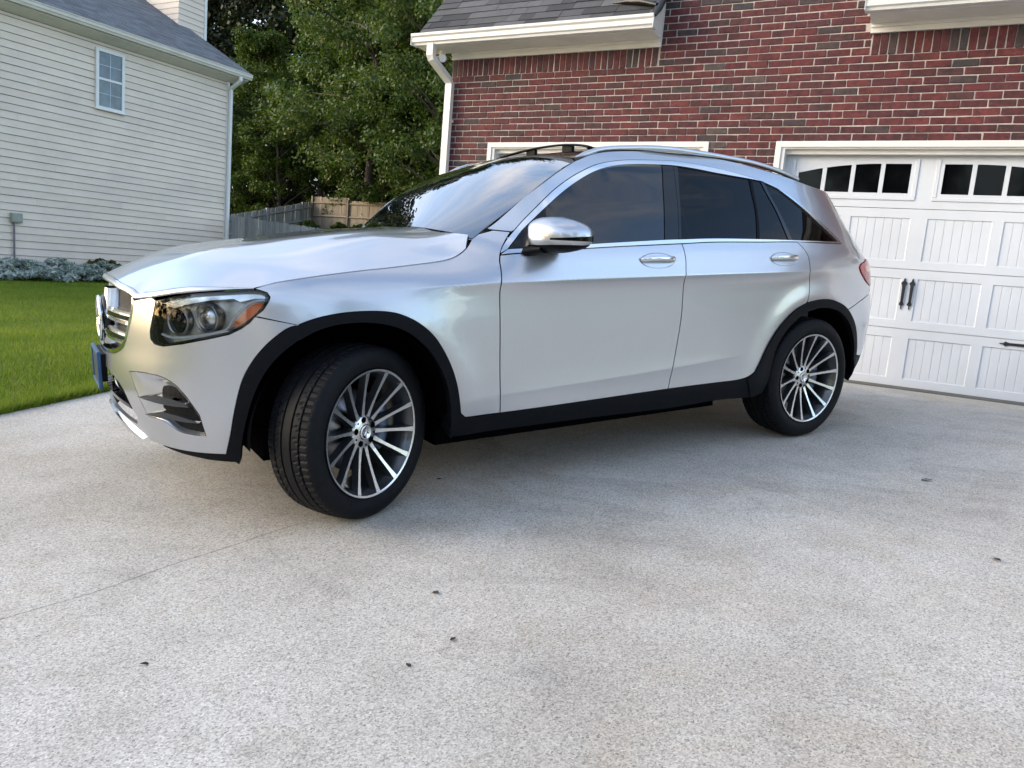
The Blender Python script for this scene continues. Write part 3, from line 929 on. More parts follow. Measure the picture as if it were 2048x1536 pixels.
fence((-28.4, 22.2), (-28.45, 30.0), 1.62, 3.42, 1.8, M['fence_grey'], 'grey fence running up the slope to the tan back fence', back=True)
fence((-28.4, 30.0), (-19.0, 30.0), 3.72, 3.15, 1.9, M['fence_tan'], 'tan board fence with posts and rails at the foot of the trees', back=True, step=4)

# ------------------------------------------------------------------ foliage
def leaf_cloud(name, clusters, per, size, seed, mat, droop=.2, elong=1.0):
    r = np.random.default_rng(seed)
    cs = np.array(clusters)          # x y z radius
    n = len(cs)*per
    ci = np.repeat(np.arange(len(cs)), per)
    d = r.normal(0, 1, (n, 3)); d /= np.linalg.norm(d, axis=1, keepdims=True)
    rad = cs[ci, 3]*(r.uniform(0, 1, n)**.45)
    P = cs[ci, :3]+d*rad[:, None]*np.array([1, 1, .62])
    P[:, 2] -= droop*rad*r.uniform(0, 1, n)
    nrm_ = d*.6+np.array([0, 0, .55])+r.normal(0, .55, (n, 3)); nrm_ /= np.linalg.norm(nrm_, axis=1, keepdims=True)
    t = np.cross(nrm_, r.normal(0, 1, (n, 3))); t /= np.linalg.norm(t, axis=1, keepdims=True)
    b = np.cross(nrm_, t)
    s = size*r.uniform(.55, 1.25, n)[:, None]
    V = np.zeros((n, 4, 3))
    V[:, 0] = P-t*s*elong*.6; V[:, 1] = P+b*s*.36-nrm_*s*.08; V[:, 2] = P+t*s*elong*.6; V[:, 3] = P-b*s*.36-nrm_*s*.08
    me = bpy.data.meshes.new(name)
    me.vertices.add(4*n); me.loops.add(4*n); me.polygons.add(n)
    me.vertices.foreach_set('co', V.reshape(-1))
    me.loops.foreach_set('vertex_index', np.arange(4*n, dtype=np.int32))
    me.polygons.foreach_set('loop_start', np.arange(0, 4*n, 4, dtype=np.int32))
    me.update(calc_edges=True); me.materials.append(mat)
    return me
def tree_parts(seed, H, R, zlow, nclus, crad, per, size, mat):
    """unit tree: trunk with limbs + crown of leaf clumps"""
    r = random.Random(seed)
    cl = []
    for _ in range(nclus):
        t = r.random()**.8
        z = zlow+(H-zlow)*t
        prof = sin(pi*min(1, .12+.88*t)**.75)**.6 if t < .98 else .3
        a = r.uniform(0, 2*pi); rr_ = R*prof*(r.random()**.42)
        cl.append((rr_*cos(a), rr_*sin(a), z, crad*r.uniform(.6, 1.3)))
    crown = leaf_cloud('crown', cl, per, size, seed, mat, .5)
    mb = MB()
    pts = [(0, 0, -.3)]
    x = y = 0
    for k in range(1, 8):
        x += r.uniform(-.16, .16); y += r.uniform(-.16, .16); pts.append((x, y, H*.9*k/7))
    r0 = .012*H+.06
    mb.tube(pts, [r0*1.25]+[r0*(1-.85*k/7) for k in range(1, 8)], 9)
    for c in r.sample(cl, min(26, len(cl))):
        zb = max(zlow*.6, c[2]-r.uniform(.6, 2.2)); k = min(6, max(0, int(zb/(H*.9)*7)))
        f = zb/(H*.9)*7-k
        b0 = Vector(pts[k]).lerp(Vector(pts[k+1]), max(0, min(1, f))); e = Vector(c[:3])
        mid = b0.lerp(e, .5)+Vector((0, 0, .15))
        mb.tube([b0, mid, e], [r0*.30, r0*.2, r0*.06], 5)
    return mb.mesh('trunk'), crown
tree_kinds = {
    'mid': tree_parts(11, 11, 3.6, 1.0, 150, .75, 230, .145, M['leaf_mid']),
    'mid2': tree_parts(23, 8, 2.9, .5, 120, .6, 210, .13, M['leaf_mid']),
    'dark': tree_parts(31, 20, 4.6, 1.5, 190, 1.15, 110, .30, M['leaf_dark']),
    'light': tree_parts(47, 13, 4.0, 2.6, 150, .8, 230, .14, M['leaf_light']),
}
def tree(kind, x, y, s, rz, label, group, zs=1.0):
    z = g_land(x, y)-.05
    root = empty({'mid': 'broadleaf_tree', 'mid2': 'broadleaf_tree', 'dark': 'forest_tree', 'light': 'pale_leaved_tree'}[kind], (x, y, z), rz)
    root.scale = (s, s, s*zs)
    tag(root, label, 'tree', group)
    t, c = tree_kinds[kind]
    link('trunk', t, M['bark'], root); link('crown', c, None, root)
    return root
TG = 'trees at the edge of the wood'
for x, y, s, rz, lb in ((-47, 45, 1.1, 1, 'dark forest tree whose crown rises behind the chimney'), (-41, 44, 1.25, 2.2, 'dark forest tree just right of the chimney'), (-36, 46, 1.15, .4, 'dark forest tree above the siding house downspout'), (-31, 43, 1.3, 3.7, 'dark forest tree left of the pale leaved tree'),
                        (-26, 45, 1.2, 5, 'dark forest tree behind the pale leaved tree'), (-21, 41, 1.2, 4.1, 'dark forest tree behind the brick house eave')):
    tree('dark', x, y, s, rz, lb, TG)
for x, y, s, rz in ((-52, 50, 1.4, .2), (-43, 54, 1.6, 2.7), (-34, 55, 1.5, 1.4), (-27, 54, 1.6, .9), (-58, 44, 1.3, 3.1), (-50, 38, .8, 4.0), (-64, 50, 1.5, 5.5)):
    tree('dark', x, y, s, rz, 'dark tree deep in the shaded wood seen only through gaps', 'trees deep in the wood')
tree('mid', -37.5, 34.5, 1.0, .3, 'mid green tree nearest the siding house corner above the grey fence', TG)
tree('mid', -33.0, 36.5, 1.15, 2.0, 'broad green tree left of the gap in the wood, above the back fence', TG)
tree('mid2', -32.5, 31.8, .95, 4.4, 'small bright green tree leaning over the corner of the two fences', TG)
tree('mid', -27.2, 34.0, 1.05, 5.2, 'bushy green tree directly behind the tan fence', TG)
tree('mid2', -25.3, 31.6, 1.0, 1.2, 'low spreading tree hanging over the top of the tan fence', TG)
tree('mid', -22.6, 33.0, 1.15, 3.3, 'green tree beside the white downspout of the brick house', TG)
tree('mid2', -20.6, 30.8, 1.2, .8, 'leafy young tree low down behind the windscreen', TG)
tree('mid2', -40.5, 31.5, 1.0, .9, 'bushy undergrowth tree just right of the siding house corner', TG)
tree('mid2', -36.2, 30.2, .9, 3.9, 'undergrowth tree above the rising grey fence', TG)
tree('mid2', -46.5, 35.0, 1.2, 2.9, 'dense undergrowth tree half hidden behind the siding house', TG)
tree('light', -25.4, 30.5, 1.18, 2.4, 'tall pale leaved tree catching the light above the back fence', TG)
tree('light', -19.6, 29.0, 1.05, .5, 'pale leaved tree just left of the brick house eave', TG)

# silver bed against the siding house
def shrub(x, y, s, seed, mat, name, label, cat, per=150, size=.07, hgt=.42):
    r = random.Random(seed); cl = []
    for _ in range(46):
        a = r.uniform(0, 2*pi); q = sqrt(r.random())
        cl.append((.5*q*cos(a), .62*q*sin(a), hgt*(1-q*q*.75)*r.uniform(.35, 1.0)+.05, .10))
    z = g_land(x, y)
    root = empty(name, (x, y, z)); root.scale = (s, s, s); tag(root, label, cat, 'planting along the siding house')
    link('foliage', leaf_cloud('foliage', cl, per, size, seed, mat, .3, 1.3), None, root)
    mb = MB()
    for c in cl[::5]: mb.tube([(0, 0, -.03), (c[0]*.5, c[1]*.5, c[2]*.4), c[:3]], [.012, .009, .004], 5)
    mb.build('stem', M['bark'], root)
    return root
for i, (y, s, lb) in enumerate(((9.2, 1.25, 'silver leaved shrub at the left edge under the meter box'), (10.35, 1.3, 'silver leaved shrub below the conduit of the siding house'), (11.35, 1.25, 'silver leaved shrub in the middle of the bed'),
                                 (12.35, 1.15, 'low silver leaved shrub left of the brown plant'), (13.45, 1.3, 'silver leaved shrub right of the brown plant'), (14.5, 1.2, 'silver leaved shrub partly hidden by the bonnet of the car'))):
    shrub(-18.95+.1*sin(i*2.1), y, s, 60+i, M['leaf_silver'], 'silver_shrub', lb, 'shrub')
shrub(-19.3, 12.75, .9, 90, M['leaf_brown'], 'brown_plant', 'small yellow brown plant poking up behind the silver shrubs', 'plant', 60, .11, .75)
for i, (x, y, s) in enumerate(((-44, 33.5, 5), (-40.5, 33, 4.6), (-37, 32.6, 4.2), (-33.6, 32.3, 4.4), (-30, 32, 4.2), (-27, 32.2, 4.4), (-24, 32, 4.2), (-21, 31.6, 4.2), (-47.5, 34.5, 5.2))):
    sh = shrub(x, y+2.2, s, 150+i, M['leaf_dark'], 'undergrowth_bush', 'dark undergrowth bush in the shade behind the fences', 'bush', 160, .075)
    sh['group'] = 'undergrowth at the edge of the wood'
# low scrub on the bank in front of the tan fence
for i, (x, y, s) in enumerate(((-27.3, 28.6, .9), (-25.6, 28.9, .8), (-24.0, 28.4, .85), (-22.4, 28.7, .8), (-28.0, 27.0, .9))):
    sh = shrub(x, y, s, 120+i, M['leaf_mid'], 'bank_shrub', ('low green scrub at the left foot of the tan fence', 'low green scrub under the second bay of the tan fence', 'low green scrub under the leaning fence board', 'low green scrub beside the windscreen pillar', 'low green scrub by the corner of the two fences')[i], 'shrub', 90, .10)
    sh['group'] = 'scrub on the bank'
# ------------------------------------------------------------------ car: feature lines on the body surface (arc position, height) in metres
TR = {
  'shut': [(0.374,0.975),(0.304,0.996),(0.215,1.011),(0.101,1.026),(-0.052,1.041),(-0.131,1.047),(-0.291,1.062),(-0.425,1.077),(-0.498,1.097),(-0.558,1.129),(-0.6,1.17)],
  'lead': [(1.128,0.957),(1.036,0.948),(0.945,0.938),(0.893,0.929),(0.877,0.921),(0.87,0.909),(0.763,0.929),(0.654,0.948),(0.55,0.961),(0.445,0.971)],
  'hl': [(0.737,0.918),(0.748,0.863),(0.764,0.797),(0.762,0.77),(0.744,0.752),(0.704,0.747),(0.626,0.761),(0.531,0.784),(0.456,0.804),(0.416,0.826),(0.377,0.858),(0.343,0.896),(0.324,0.928),(0.32,0.943),(0.329,0.959),(0.354,0.968),(0.377,0.971),(0.445,0.967),(0.562,0.955),(0.653,0.94)],
  'amber': [(0.447,0.834),(0.427,0.864),(0.393,0.906),(0.365,0.921),(0.333,0.923),(0.345,0.895),(0.377,0.861),(0.416,0.835)],
  'drl': [(0.718,0.791),(0.666,0.781),(0.561,0.794),(0.472,0.818),(0.452,0.845),(0.429,0.88),(0.395,0.916),(0.365,0.931),(0.337,0.934)],
  'hl_low': [(0.666,0.781),(0.663,0.759),(0.625,0.766),(0.531,0.789),(0.453,0.812),(0.472,0.814),(0.561,0.792)],
  'hl_brow': [(0.718,0.913),(0.652,0.932),(0.561,0.949),(0.444,0.961),(0.377,0.965),(0.34,0.958),(0.335,0.94),(0.371,0.94),(0.42,0.927),(0.443,0.939),(0.524,0.931),(0.61,0.912),(0.665,0.894)],
  'archF': [(0.497,0.326),(0.471,0.408),(0.447,0.513),(0.417,0.627),(0.375,0.711),(0.324,0.775),(0.268,0.823),(0.23,0.838),(0.16,0.863),(0.077,0.878),(-0.013,0.882),(-0.113,0.876),(-0.181,0.858),(-0.25,0.823),(-0.315,0.768),(-0.367,0.694),(-0.406,0.616),(-0.432,0.538),(-0.447,0.465),(-0.456,0.414)],
  'archFin': [(0.454,0.284),(0.428,0.408),(0.401,0.512),(0.374,0.593),(0.339,0.665),(0.293,0.726),(0.236,0.777),(0.227,0.781),(0.173,0.812),(0.107,0.833),(0.02,0.84),(-0.078,0.831),(-0.166,0.805),(-0.237,0.762),(-0.303,0.698),(-0.356,0.613),(-0.389,0.527),(-0.405,0.44),(-0.411,0.366),(-0.407,0.314)],
  'seam': [(0.371,0.872),(0.228,0.838)],
  'silltop': [(-0.456,0.414),(-0.478,0.393),(-0.663,0.392),(-1.148,0.4),(-1.699,0.41),(-2.05,0.412),(-2.213,0.412),(-2.315,0.42),(-2.376,0.436),(-2.406,0.451)],
  'sillbot': [(-0.402,0.306),(-0.677,0.31),(-1.168,0.308),(-1.73,0.299),(-2.083,0.308),(-2.312,0.299)],
  'archR': [(-2.406,0.451),(-2.454,0.512),(-2.511,0.592),(-2.577,0.666),(-2.653,0.731),(-2.747,0.792),(-2.843,0.828),(-2.946,0.846),(-3.028,0.846),(-3.101,0.831),(-3.169,0.797),(-3.223,0.745),(-3.269,0.678),(-3.3,0.603),(-3.319,0.529),(-3.324,0.463),(-3.324,0.441)],
  'archRin': [(-2.564,0.419),(-2.601,0.554),(-2.652,0.636),(-2.716,0.695),(-2.808,0.753),(-2.918,0.792),(-3.027,0.797),(-3.107,0.779),(-3.173,0.738),(-3.228,0.674),(-3.27,0.592),(-3.292,0.518),(-3.305,0.444),(-3.357,0.339)],
  'dF': [(-0.689,1.105),(-0.673,1.074),(-0.663,1.034),(-0.653,0.998),(-0.645,0.954),(-0.646,0.872),(-0.65,0.734),(-0.654,0.571),(-0.663,0.392)],
  'dM': [(-1.755,1.164),(-1.761,1.132),(-1.762,1.078),(-1.752,1.024),(-1.751,0.981),(-1.757,0.799),(-1.737,0.616),(-1.699,0.41)],
  'dR': [(-2.793,1.186),(-2.826,1.158),(-2.852,1.119),(-2.856,1.074),(-2.85,1.015),(-2.868,0.948),(-2.861,0.882),(-2.854,0.842)],
  'chO': [(-0.692,1.109),(-0.71,1.136),(-0.767,1.198),(-0.857,1.287),(-0.971,1.379),(-1.106,1.458),(-1.238,1.517),(-1.339,1.548),(-1.473,1.57),(-1.609,1.581),(-1.823,1.591),(-1.988,1.586),(-2.153,1.572),(-2.399,1.55),(-2.595,1.529),(-2.768,1.494),(-2.897,1.451),(-2.989,1.395),(-3.068,1.329),(-3.137,1.261),(-3.204,1.184)],
  'chI': [(-0.729,1.127),(-0.773,1.17),(-0.825,1.225),(-0.939,1.32),(-1.061,1.399),(-1.196,1.47),(-1.296,1.511),(-1.396,1.536),(-1.497,1.551),(-1.632,1.56),(-1.813,1.566),(-1.972,1.559),(-2.183,1.542),(-2.496,1.528),(-2.654,1.517),(-2.768,1.494),(-2.879,1.443),(-2.975,1.378),(-3.071,1.289),(-3.174,1.189)],
  'beltT': [(-0.729,1.127),(-0.795,1.132),(-1.188,1.158),(-1.643,1.182),(-1.76,1.186),(-2.021,1.194),(-2.445,1.195),(-2.797,1.193),(-3.174,1.189)],
  'beltB': [(-0.69,1.103),(-0.82,1.115),(-1.198,1.14),(-1.754,1.165),(-2.016,1.176),(-2.437,1.18),(-2.792,1.184),(-3.199,1.177)],
  'g1': [(-0.907,1.133),(-0.946,1.323)],
  'gB1': [(-1.643,1.182),(-1.7,1.396),(-1.742,1.563)],
  'gB2': [(-1.743,1.186),(-1.794,1.4),(-1.822,1.568)],
  'gB3': [(-1.761,1.186),(-1.815,1.401),(-1.854,1.567)],
  'gD1': [(-2.39,1.197),(-2.463,1.361),(-2.5,1.529)],
  'gD2': [(-2.421,1.197),(-2.476,1.33),(-2.538,1.524)],
  'gC1': [(-2.72,1.195),(-2.69,1.373),(-2.634,1.518)],
  'gC2': [(-2.759,1.194),(-2.729,1.342),(-2.676,1.514)],
  'K2': [(-0.602,1.173),(-0.634,1.194),(-0.671,1.218),(-0.714,1.249),(-0.781,1.308),(-0.846,1.363),(-0.917,1.411),(-1.001,1.461),(-1.09,1.51),(-1.173,1.55)],
  'aseam': [(-0.696,1.212),(-0.765,1.206)],
  'intakeBig': [(0.896,0.625),(0.844,0.63),(0.803,0.632),(0.742,0.629),(0.707,0.623),(0.674,0.609),(0.651,0.593),(0.62,0.558),(0.598,0.523),(0.577,0.484),(0.565,0.4),(0.608,0.399),(0.653,0.403),(0.681,0.412),(0.704,0.427),(0.722,0.444),(0.763,0.451),(0.814,0.454),(0.827,0.487),(0.846,0.526),(0.87,0.578)],
  'intakeIn': [(0.737,0.572),(0.73,0.585),(0.72,0.588),(0.705,0.591),(0.69,0.59),(0.672,0.584),(0.656,0.567),(0.629,0.534),(0.606,0.503),(0.587,0.459),(0.57,0.402),(0.607,0.402),(0.652,0.407),(0.679,0.417),(0.695,0.429),(0.71,0.446),(0.72,0.466),(0.732,0.483),(0.745,0.492),(0.742,0.52),(0.74,0.552)],
  'fin1': [(0.859,0.529),(0.793,0.542),(0.744,0.551),(0.68,0.542),(0.623,0.527),(0.613,0.513),(0.67,0.512),(0.745,0.517),(0.797,0.522)],
  'fin2': [(0.833,0.459),(0.783,0.473),(0.732,0.484),(0.658,0.474),(0.596,0.458),(0.585,0.45),(0.628,0.45),(0.696,0.455),(0.761,0.456)],
  'lowIn': [(1.133,0.599),(1.079,0.588),(0.999,0.565),(0.958,0.537),(0.929,0.487),(0.903,0.431)],
  'lip': [(0.904,0.334),(0.722,0.322),(0.604,0.319),(0.502,0.32)],
  'grilleEdge': [(0.87,0.909),(0.868,0.886),(0.876,0.845),(0.895,0.8),(0.918,0.753),(0.942,0.719),(0.972,0.701)],
  'bumpR': [(-3.324,0.441),(-3.356,0.422),(-3.444,0.407)],
  'seamR': [(-3.272,0.8),(-3.32,0.822),(-3.378,0.844)],
  'tail': [(-3.292,1.033),(-3.319,1.055),(-3.379,1.068),(-3.441,0.911),(-3.369,0.942),(-3.308,0.997)],
  'hand1': [(-1.45,1.081),(-1.681,1.081),(-1.574,1.119),(-1.559,1.042)],
  'hand2': [(-2.471,1.087),(-2.742,1.087),(-2.626,1.125),(-2.594,1.05)],
}
# body surface of the car: x forward from the front axle, y to its left, z up
def itp(xs,ys):
    # monotone-ish cubic (Catmull, finite diff tangents) interpolator, clamped
    xs=list(xs);ys=list(ys);n=len(xs)
    d=[(ys[i+1]-ys[i])/(xs[i+1]-xs[i]) for i in range(n-1)]
    m=[d[0]]+[0 if d[i-1]*d[i]<=0 else 2*d[i-1]*d[i]/(d[i-1]+d[i]) for i in range(1,n-1)]+[d[-1]]
    def f(x):
        if x<=xs[0]: return ys[0]+m[0]*(x-xs[0])
        if x>=xs[-1]: return ys[-1]+m[-1]*(x-xs[-1])
        lo,hi=0,n-1
        while hi-lo>1:
            k=(lo+hi)//2
            if xs[k]<=x: lo=k
            else: hi=k
        h=xs[lo+1]-xs[lo];t=(x-xs[lo])/h
        return (2*t**3-3*t*t+1)*ys[lo]+(t**3-2*t*t+t)*h*m[lo]+(-2*t**3+3*t*t)*ys[lo+1]+(t**3-t*t)*h*m[lo+1]
    return f
def sst(a,b,x):
    t=(x-a)/(b-a);t=0. if t<0 else 1. if t>1 else t
    return t*t*(3-2*t)
S_door=itp([.20,.28,.34,.40,.47,.55,.66,.80,.92,1.00,1.07,1.12,1.17,1.25,1.35,1.45,1.53,1.57,1.60,1.625,1.645,1.66],
           [.87,.897,.915,.926,.925,.925,.927,.931,.933,.933,.926,.915,.898,.870,.831,.787,.755,.733,.711,.686,.652,.58])
S_front=itp([.20,.28,.34,.45,.60,.80,.90,.95,1.00,1.03,1.06,1.09,1.13,1.18,1.25,1.4,1.6],
            [.85,.885,.905,.922,.932,.934,.927,.917,.893,.868,.832,.785,.72,.655,.60,.55,.50])
XF=itp([.20,.28,.34,.40,.48,.56,.64,.72,.80,.88,.94,.98,1.02,1.10],
       [.77,.795,.81,.83,.855,.865,.862,.855,.85,.842,.832,.815,.77,.55])
XR=itp([.20,.35,.5,.7,.9,1.03,1.10,1.16,1.22,1.3,1.45,1.55,1.62,1.66],
       [-3.62,-3.76,-3.83,-3.86,-3.81,-3.775,-3.71,-3.64,-3.60,-3.53,-3.43,-3.35,-3.28,-3.24])
ZC=itp([-3.4,-2.8,-1.75,-.65,-.2,.5],[1.03,1.02,1.005,.985,.965,.95])   # crease height
ZL=itp([-2.6,-1.7,-.6,.2],[.58,.52,.475,.45])
XO=-2.2; NF=2.5; NR=4.5
def width(x,z):
    f=sst(-.98,-.34,x)
    w=S_door(z)*(1-f)+S_front(z)*f if f<1 else S_front(z)
    c=sst(-.15,-.55,x)*(1-sst(-2.45,-3.15,x))
    if c>0:
        d=z-ZC(x)
        w+=c*.022*(exp(-d/.080) if d>0 else exp(d/.033))
    c2=sst(-.3,-.6,x)*(1-sst(-2.0,-2.4,x))
    if c2>0:
        d=z-ZL(x); w+=c2*.005*(exp(-d/.09) if d>0 else exp(d/.05))
    # arch swelling
    for xc in(0.,-2.873):
        r=hypot(x-xc,z-.37); w+=.010*exp(-((r-.50)/.07)**2)
    return max(w,.02)
def Y(x,z):
    w=width(x,z)
    if x>0:
        a=XF(z); t=x/a
        if t>=1: return 0.
        w*=(1-t**NF)**(1/NF)
    elif x<XO:
        a=XO-XR(z); t=(XO-x)/a
        if t>=1: return 0.
        w*=(1-t**NR)**(1/NR)
    return max(w,0.)
def U2P(u,z):
    """wrap parameter: u<=0 side (x=u) ; 0..1 front polar ; below XO rear polar down to XO-1"""
    if XO<=u<=0: return (u,width(u,z),z)
    if u>0:
        th=(1-u)*pi/2; a=max(XF(z),.05); w=width(0.3,z)
        c,s=cos(th),sin(th)
        # iterate width dependence on x
        x=0.
        for _ in range(3):
            w=width(min(x,.8),z)
            r=((abs(c)/a)**NF+(abs(s)/w)**NF)**(-1/NF); x=r*c
        return (x,r*s,z)
    th=pi/2*(XO-u)   # 0 at side, 90 at rear
    a=XO-XR(z); s,c=sin(th),cos(th); x=XO
    for _ in range(3):
        w=width(x,z); r=((abs(s)/a)**NR+(abs(c)/w)**NR)**(-1/NR); x=XO-r*s
    return (x,r*c,z)
def P2U(x,y):
    if XO<=x<=0: return x
    if x>0: return 1-atan2(y,x)/(pi/2)
    return XO-atan2(XO-x,y)/(pi/2)
# ------------------------------------------------------------------ car materials
def m_paint():
    m, nt, b = nodes('silver_paint')
    p = pos(nt, obj=True)
    fl = noise_t(nt, p, 900, 2, .6)
    c = ramp(nt, fl, [(.35, (.49, .515, .55)), (.65, (.60, .625, .665))])
    nt.links.new(c, b.inputs['Base Color'])
    b.inputs['Metallic'].default_value = .86
    b.inputs['Roughness'].default_value = .29
    b.inputs['Coat Weight'].default_value = 1.0
    b.inputs['Coat Roughness'].default_value = .025
    b.inputs['Coat IOR'].default_value = 1.5
    return m
M['paint'] = m_paint()
M['chrome'] = simple('chrome', (.82, .83, .85), .07, 1., vary=0)
M['satin_chrome'] = simple('satin_chrome', (.78, .79, .80), .18, 1., vary=.02)
M['rail_metal'] = simple('brushed_rail', (.66, .67, .68), .34, 1., vary=.03)
M['plastic'] = simple('black_plastic', (.005, .006, .008), .5, vary=.12, scale=30, bumps=.1, bscale=500, spec=.10)
M['gloss_black'] = simple('gloss_black', (.004, .005, .006), .08, vary=0, coat=.2, spec=.3)
M['void'] = simple('matt_black', (.003, .003, .004), .9, vary=0, spec=.0)
M['fin'] = simple('dark_fin', (.055, .06, .065), .22, .6, vary=.05, coat=.6)
M['rubber'] = simple('tyre_rubber', (.006, .007, .009), .6, vary=.25, scale=40, spec=.16)
M['rim_face'] = simple('machined_rim', (.70, .71, .71), .26, 1., vary=.03, scale=20)
M['rim_dark'] = simple('dark_rim', (.060, .066, .074), .28, .7, vary=.05, coat=.7)
M['disc'] = simple('brake_disc', (.20, .20, .21), .35, 1., vary=.1, scale=30)
M['caliper'] = simple('caliper', (.12, .16, .24), .4, .3)
M['side_glass'] = glass('tinted_side_glass', (.02, .023, .027), 1.52, 0., .0, 1.4)
M['privacy_glass'] = glass('privacy_glass', (.006, .007, .008), 1.52, 0., .0, .5)
M['screen_glass'] = glass('windscreen_glass', (.55, .62, .64), 1.52, 0., .03, 1.75)
M['lens'] = glass('headlight_lens', (.93, .95, .96), 1.45)
M['red_lens'] = simple('red_lens', (.50, .008, .018), .15, vary=.2, scale=18, coat=.35)
M['amber'] = simple('amber_lens', (.75, .13, .012), .12, vary=.1, scale=40, coat=1.)
M['reflector'] = simple('lamp_reflector', (.62, .64, .65), .22, 1., vary=.12, scale=30)
M['bezel'] = simple('lamp_bezel', (.30, .31, .32), .3, .85, vary=.1, scale=20)
M['lamp_dark'] = simple('lamp_dark', (.50, .51, .52), .34, .9, vary=.35, scale=9)
M['leather'] = simple('seat_leather', (.55, .55, .54), .55, vary=.05)
M['cabin'] = simple('cabin_trim', (.035, .035, .04), .7)
M['plate_blue'] = simple('plate_blue', (.025, .085, .20), .35, vary=.1)
M['plate_white'] = simple('plate_white', (.62, .64, .66), .4)
M['plate_in_shade'] = simple('plate_in_shade', (.02, .03, .045), .4)  # plate face coloured dark to stand for the shade on it
def m_mesh():
    m, nt, b = nodes('grille_mesh')
    p = pos(nt, (1, 1, 1.7), obj=True)
    v = nt.nodes.new('ShaderNodeTexVoronoi'); v.feature = 'DISTANCE_TO_EDGE'; v.inputs['Scale'].default_value = 62; v.inputs['Randomness'].default_value = .15
    nt.links.new(p, v.inputs['Vector'])
    c = ramp(nt, v.outputs['Distance'], [(.10, (.012, .0125, .014)), (.18, (.001, .001, .001))]); b.inputs['Specular IOR Level'].default_value = .2
    nt.links.new(c, b.inputs['Base Color']); b.inputs['Roughness'].default_value = .6
    bump(nt, b, v.outputs['Distance'], .3, -.004)
    return m
M['mesh'] = m_mesh()

# ------------------------------------------------------------------ car frame
CP = Vector((-2.768, 2.9003, -.3186)); _cy, _cp, _cr = 4.2095, -.0797, -.0073
CFw = Vector((cos(_cy), sin(_cy), 0)); CL = Vector((-sin(_cy), cos(_cy), 0)); CU = Vector((0, 0, 1))
CFw, CU = CFw*cos(_cp)+CU*sin(_cp), CU*cos(_cp)-CFw*sin(_cp)
CL, CU = CL*cos(_cr)+CU*sin(_cr), CU*cos(_cr)-CL*sin(_cr)
car = empty('parked_car')
car.matrix_world = Matrix(((CFw.x, CL.x, CU.x, CP.x), (CFw.y, CL.y, CU.y, CP.y), (CFw.z, CL.z, CU.z, CP.z), (0, 0, 0, 1)))
tag(car, 'silver five door SUV with its front wheels turned, parked on the concrete driveway', 'car')

def SP(s, z):
    u = s/1.35 if s > 0 else (s if s >= XO else XO+(s-XO)/1.9)
    return Vector(U2P(u, z))
def snormal(s, z, h=.0035, f=SP):
    a = f(s+h, z)-f(s-h, z); b = f(s, z+h)-f(s, z-h)
    n = a.cross(b)
    if n.length < 1e-12: return Vector((0, 1, 0))
    n.normalize(); p = f(s, z)
    ref = p-Vector((min(max(p.x, -2.9), .35), 0, p.z))
    return n if n.dot(ref) >= 0 else -n
def off_map(off):
    def f(s, z): return SP(s, z)+snormal(s, z)*off
    return f

def cr(pts, step=.02):
    """Catmull-Rom resample of an open polyline"""
    pts = [Vector(p) for p in pts]
    if len(pts) < 3:
        out = []
        for a, b in zip(pts[:-1], pts[1:]):
            n = max(1, int((b-a).length/step)); out += [a.lerp(b, k/n) for k in range(n)]
        return [tuple(p) for p in out+[pts[-1]]]
    out = []
    P = [pts[0]*2-pts[1]]+pts+[pts[-1]*2-pts[-2]]
    for i in range(1, len(P)-2):
        p0, p1, p2, p3 = P[i-1:i+3]; n = max(1, int(round((p2-p1).length/step)))
        for k in range(n):
            t = k/n
            out.append(.5*((2*p1)+(p2-p0)*t+(2*p0-5*p1+4*p2-p3)*t*t+(3*p1-p0-3*p2+p3)*t**3))
    return [tuple(p) for p in out+[pts[-1]]]
def T(name, rev=False, step=.02):
    c = cr(TR[name], step); return c[::-1] if rev else c
def cut(c, s0, s1):
    """part of a curve (monotone in s) between arc positions s0 and s1, ends interpolated"""
    lo, hi = min(s0, s1), max(s0, s1)
    if c[0][0] > c[-1][0]: c = c[::-1]
    def at(s):
        for a, b in zip(c[:-1], c[1:]):
            if a[0] <= s <= b[0]:
                t = (s-a[0])/max(1e-9, b[0]-a[0]); return (s, a[1]+(b[1]-a[1])*t)
        return c[0] if s < c[0][0] else c[-1]
    o = [at(lo)]+[p for p in c if lo+1e-4 < p[0] < hi-1e-4]+[at(hi)]
    return o if s0 <= s1 else o[::-1]
def dedupe(p, eps=.0015):
    o = []
    for q in p:
        if not o or hypot(q[0]-o[-1][0], q[1]-o[-1][1]) > eps: o.append(q)
    while len(o) > 2 and hypot(o[0][0]-o[-1][0], o[0][1]-o[-1][1]) <= eps: o.pop()
    return o
def area(p): return sum(a[0]*b[1]-b[0]*a[1] for a, b in zip(p, p[1:]+p[:1]))/2
def inset(poly, d):
    p = dedupe(poly)
    if area(p) < 0: p = p[::-1]
    n = len(p); o = []
    for i in range(n):
        a, b, c = Vector(p[i-1]), Vector(p[i]), Vector(p[(i+1) % n])
        e1 = (b-a).normalized(); e2 = (c-b).normalized()
        n1 = Vector((-e1.y, e1.x)); n2 = Vector((-e2.y, e2.x))
        m = n1+n2
        if m.length < 1e-6: m = n1
        m.normalize(); k = d/max(.45, m.dot(n1))
        o.append((b.x+m.x*k, b.y+m.y*k))
    return o
def dens(p, step):
    o = []
    for a, b in zip(p, p[1:]+p[:1]):
        n = max(1, int(hypot(b[0]-a[0], b[1]-a[1])/step))
        o += [(a[0]+(b[0]-a[0])*k/n, a[1]+(b[1]-a[1])*k/n) for k in range(n)]
    return o
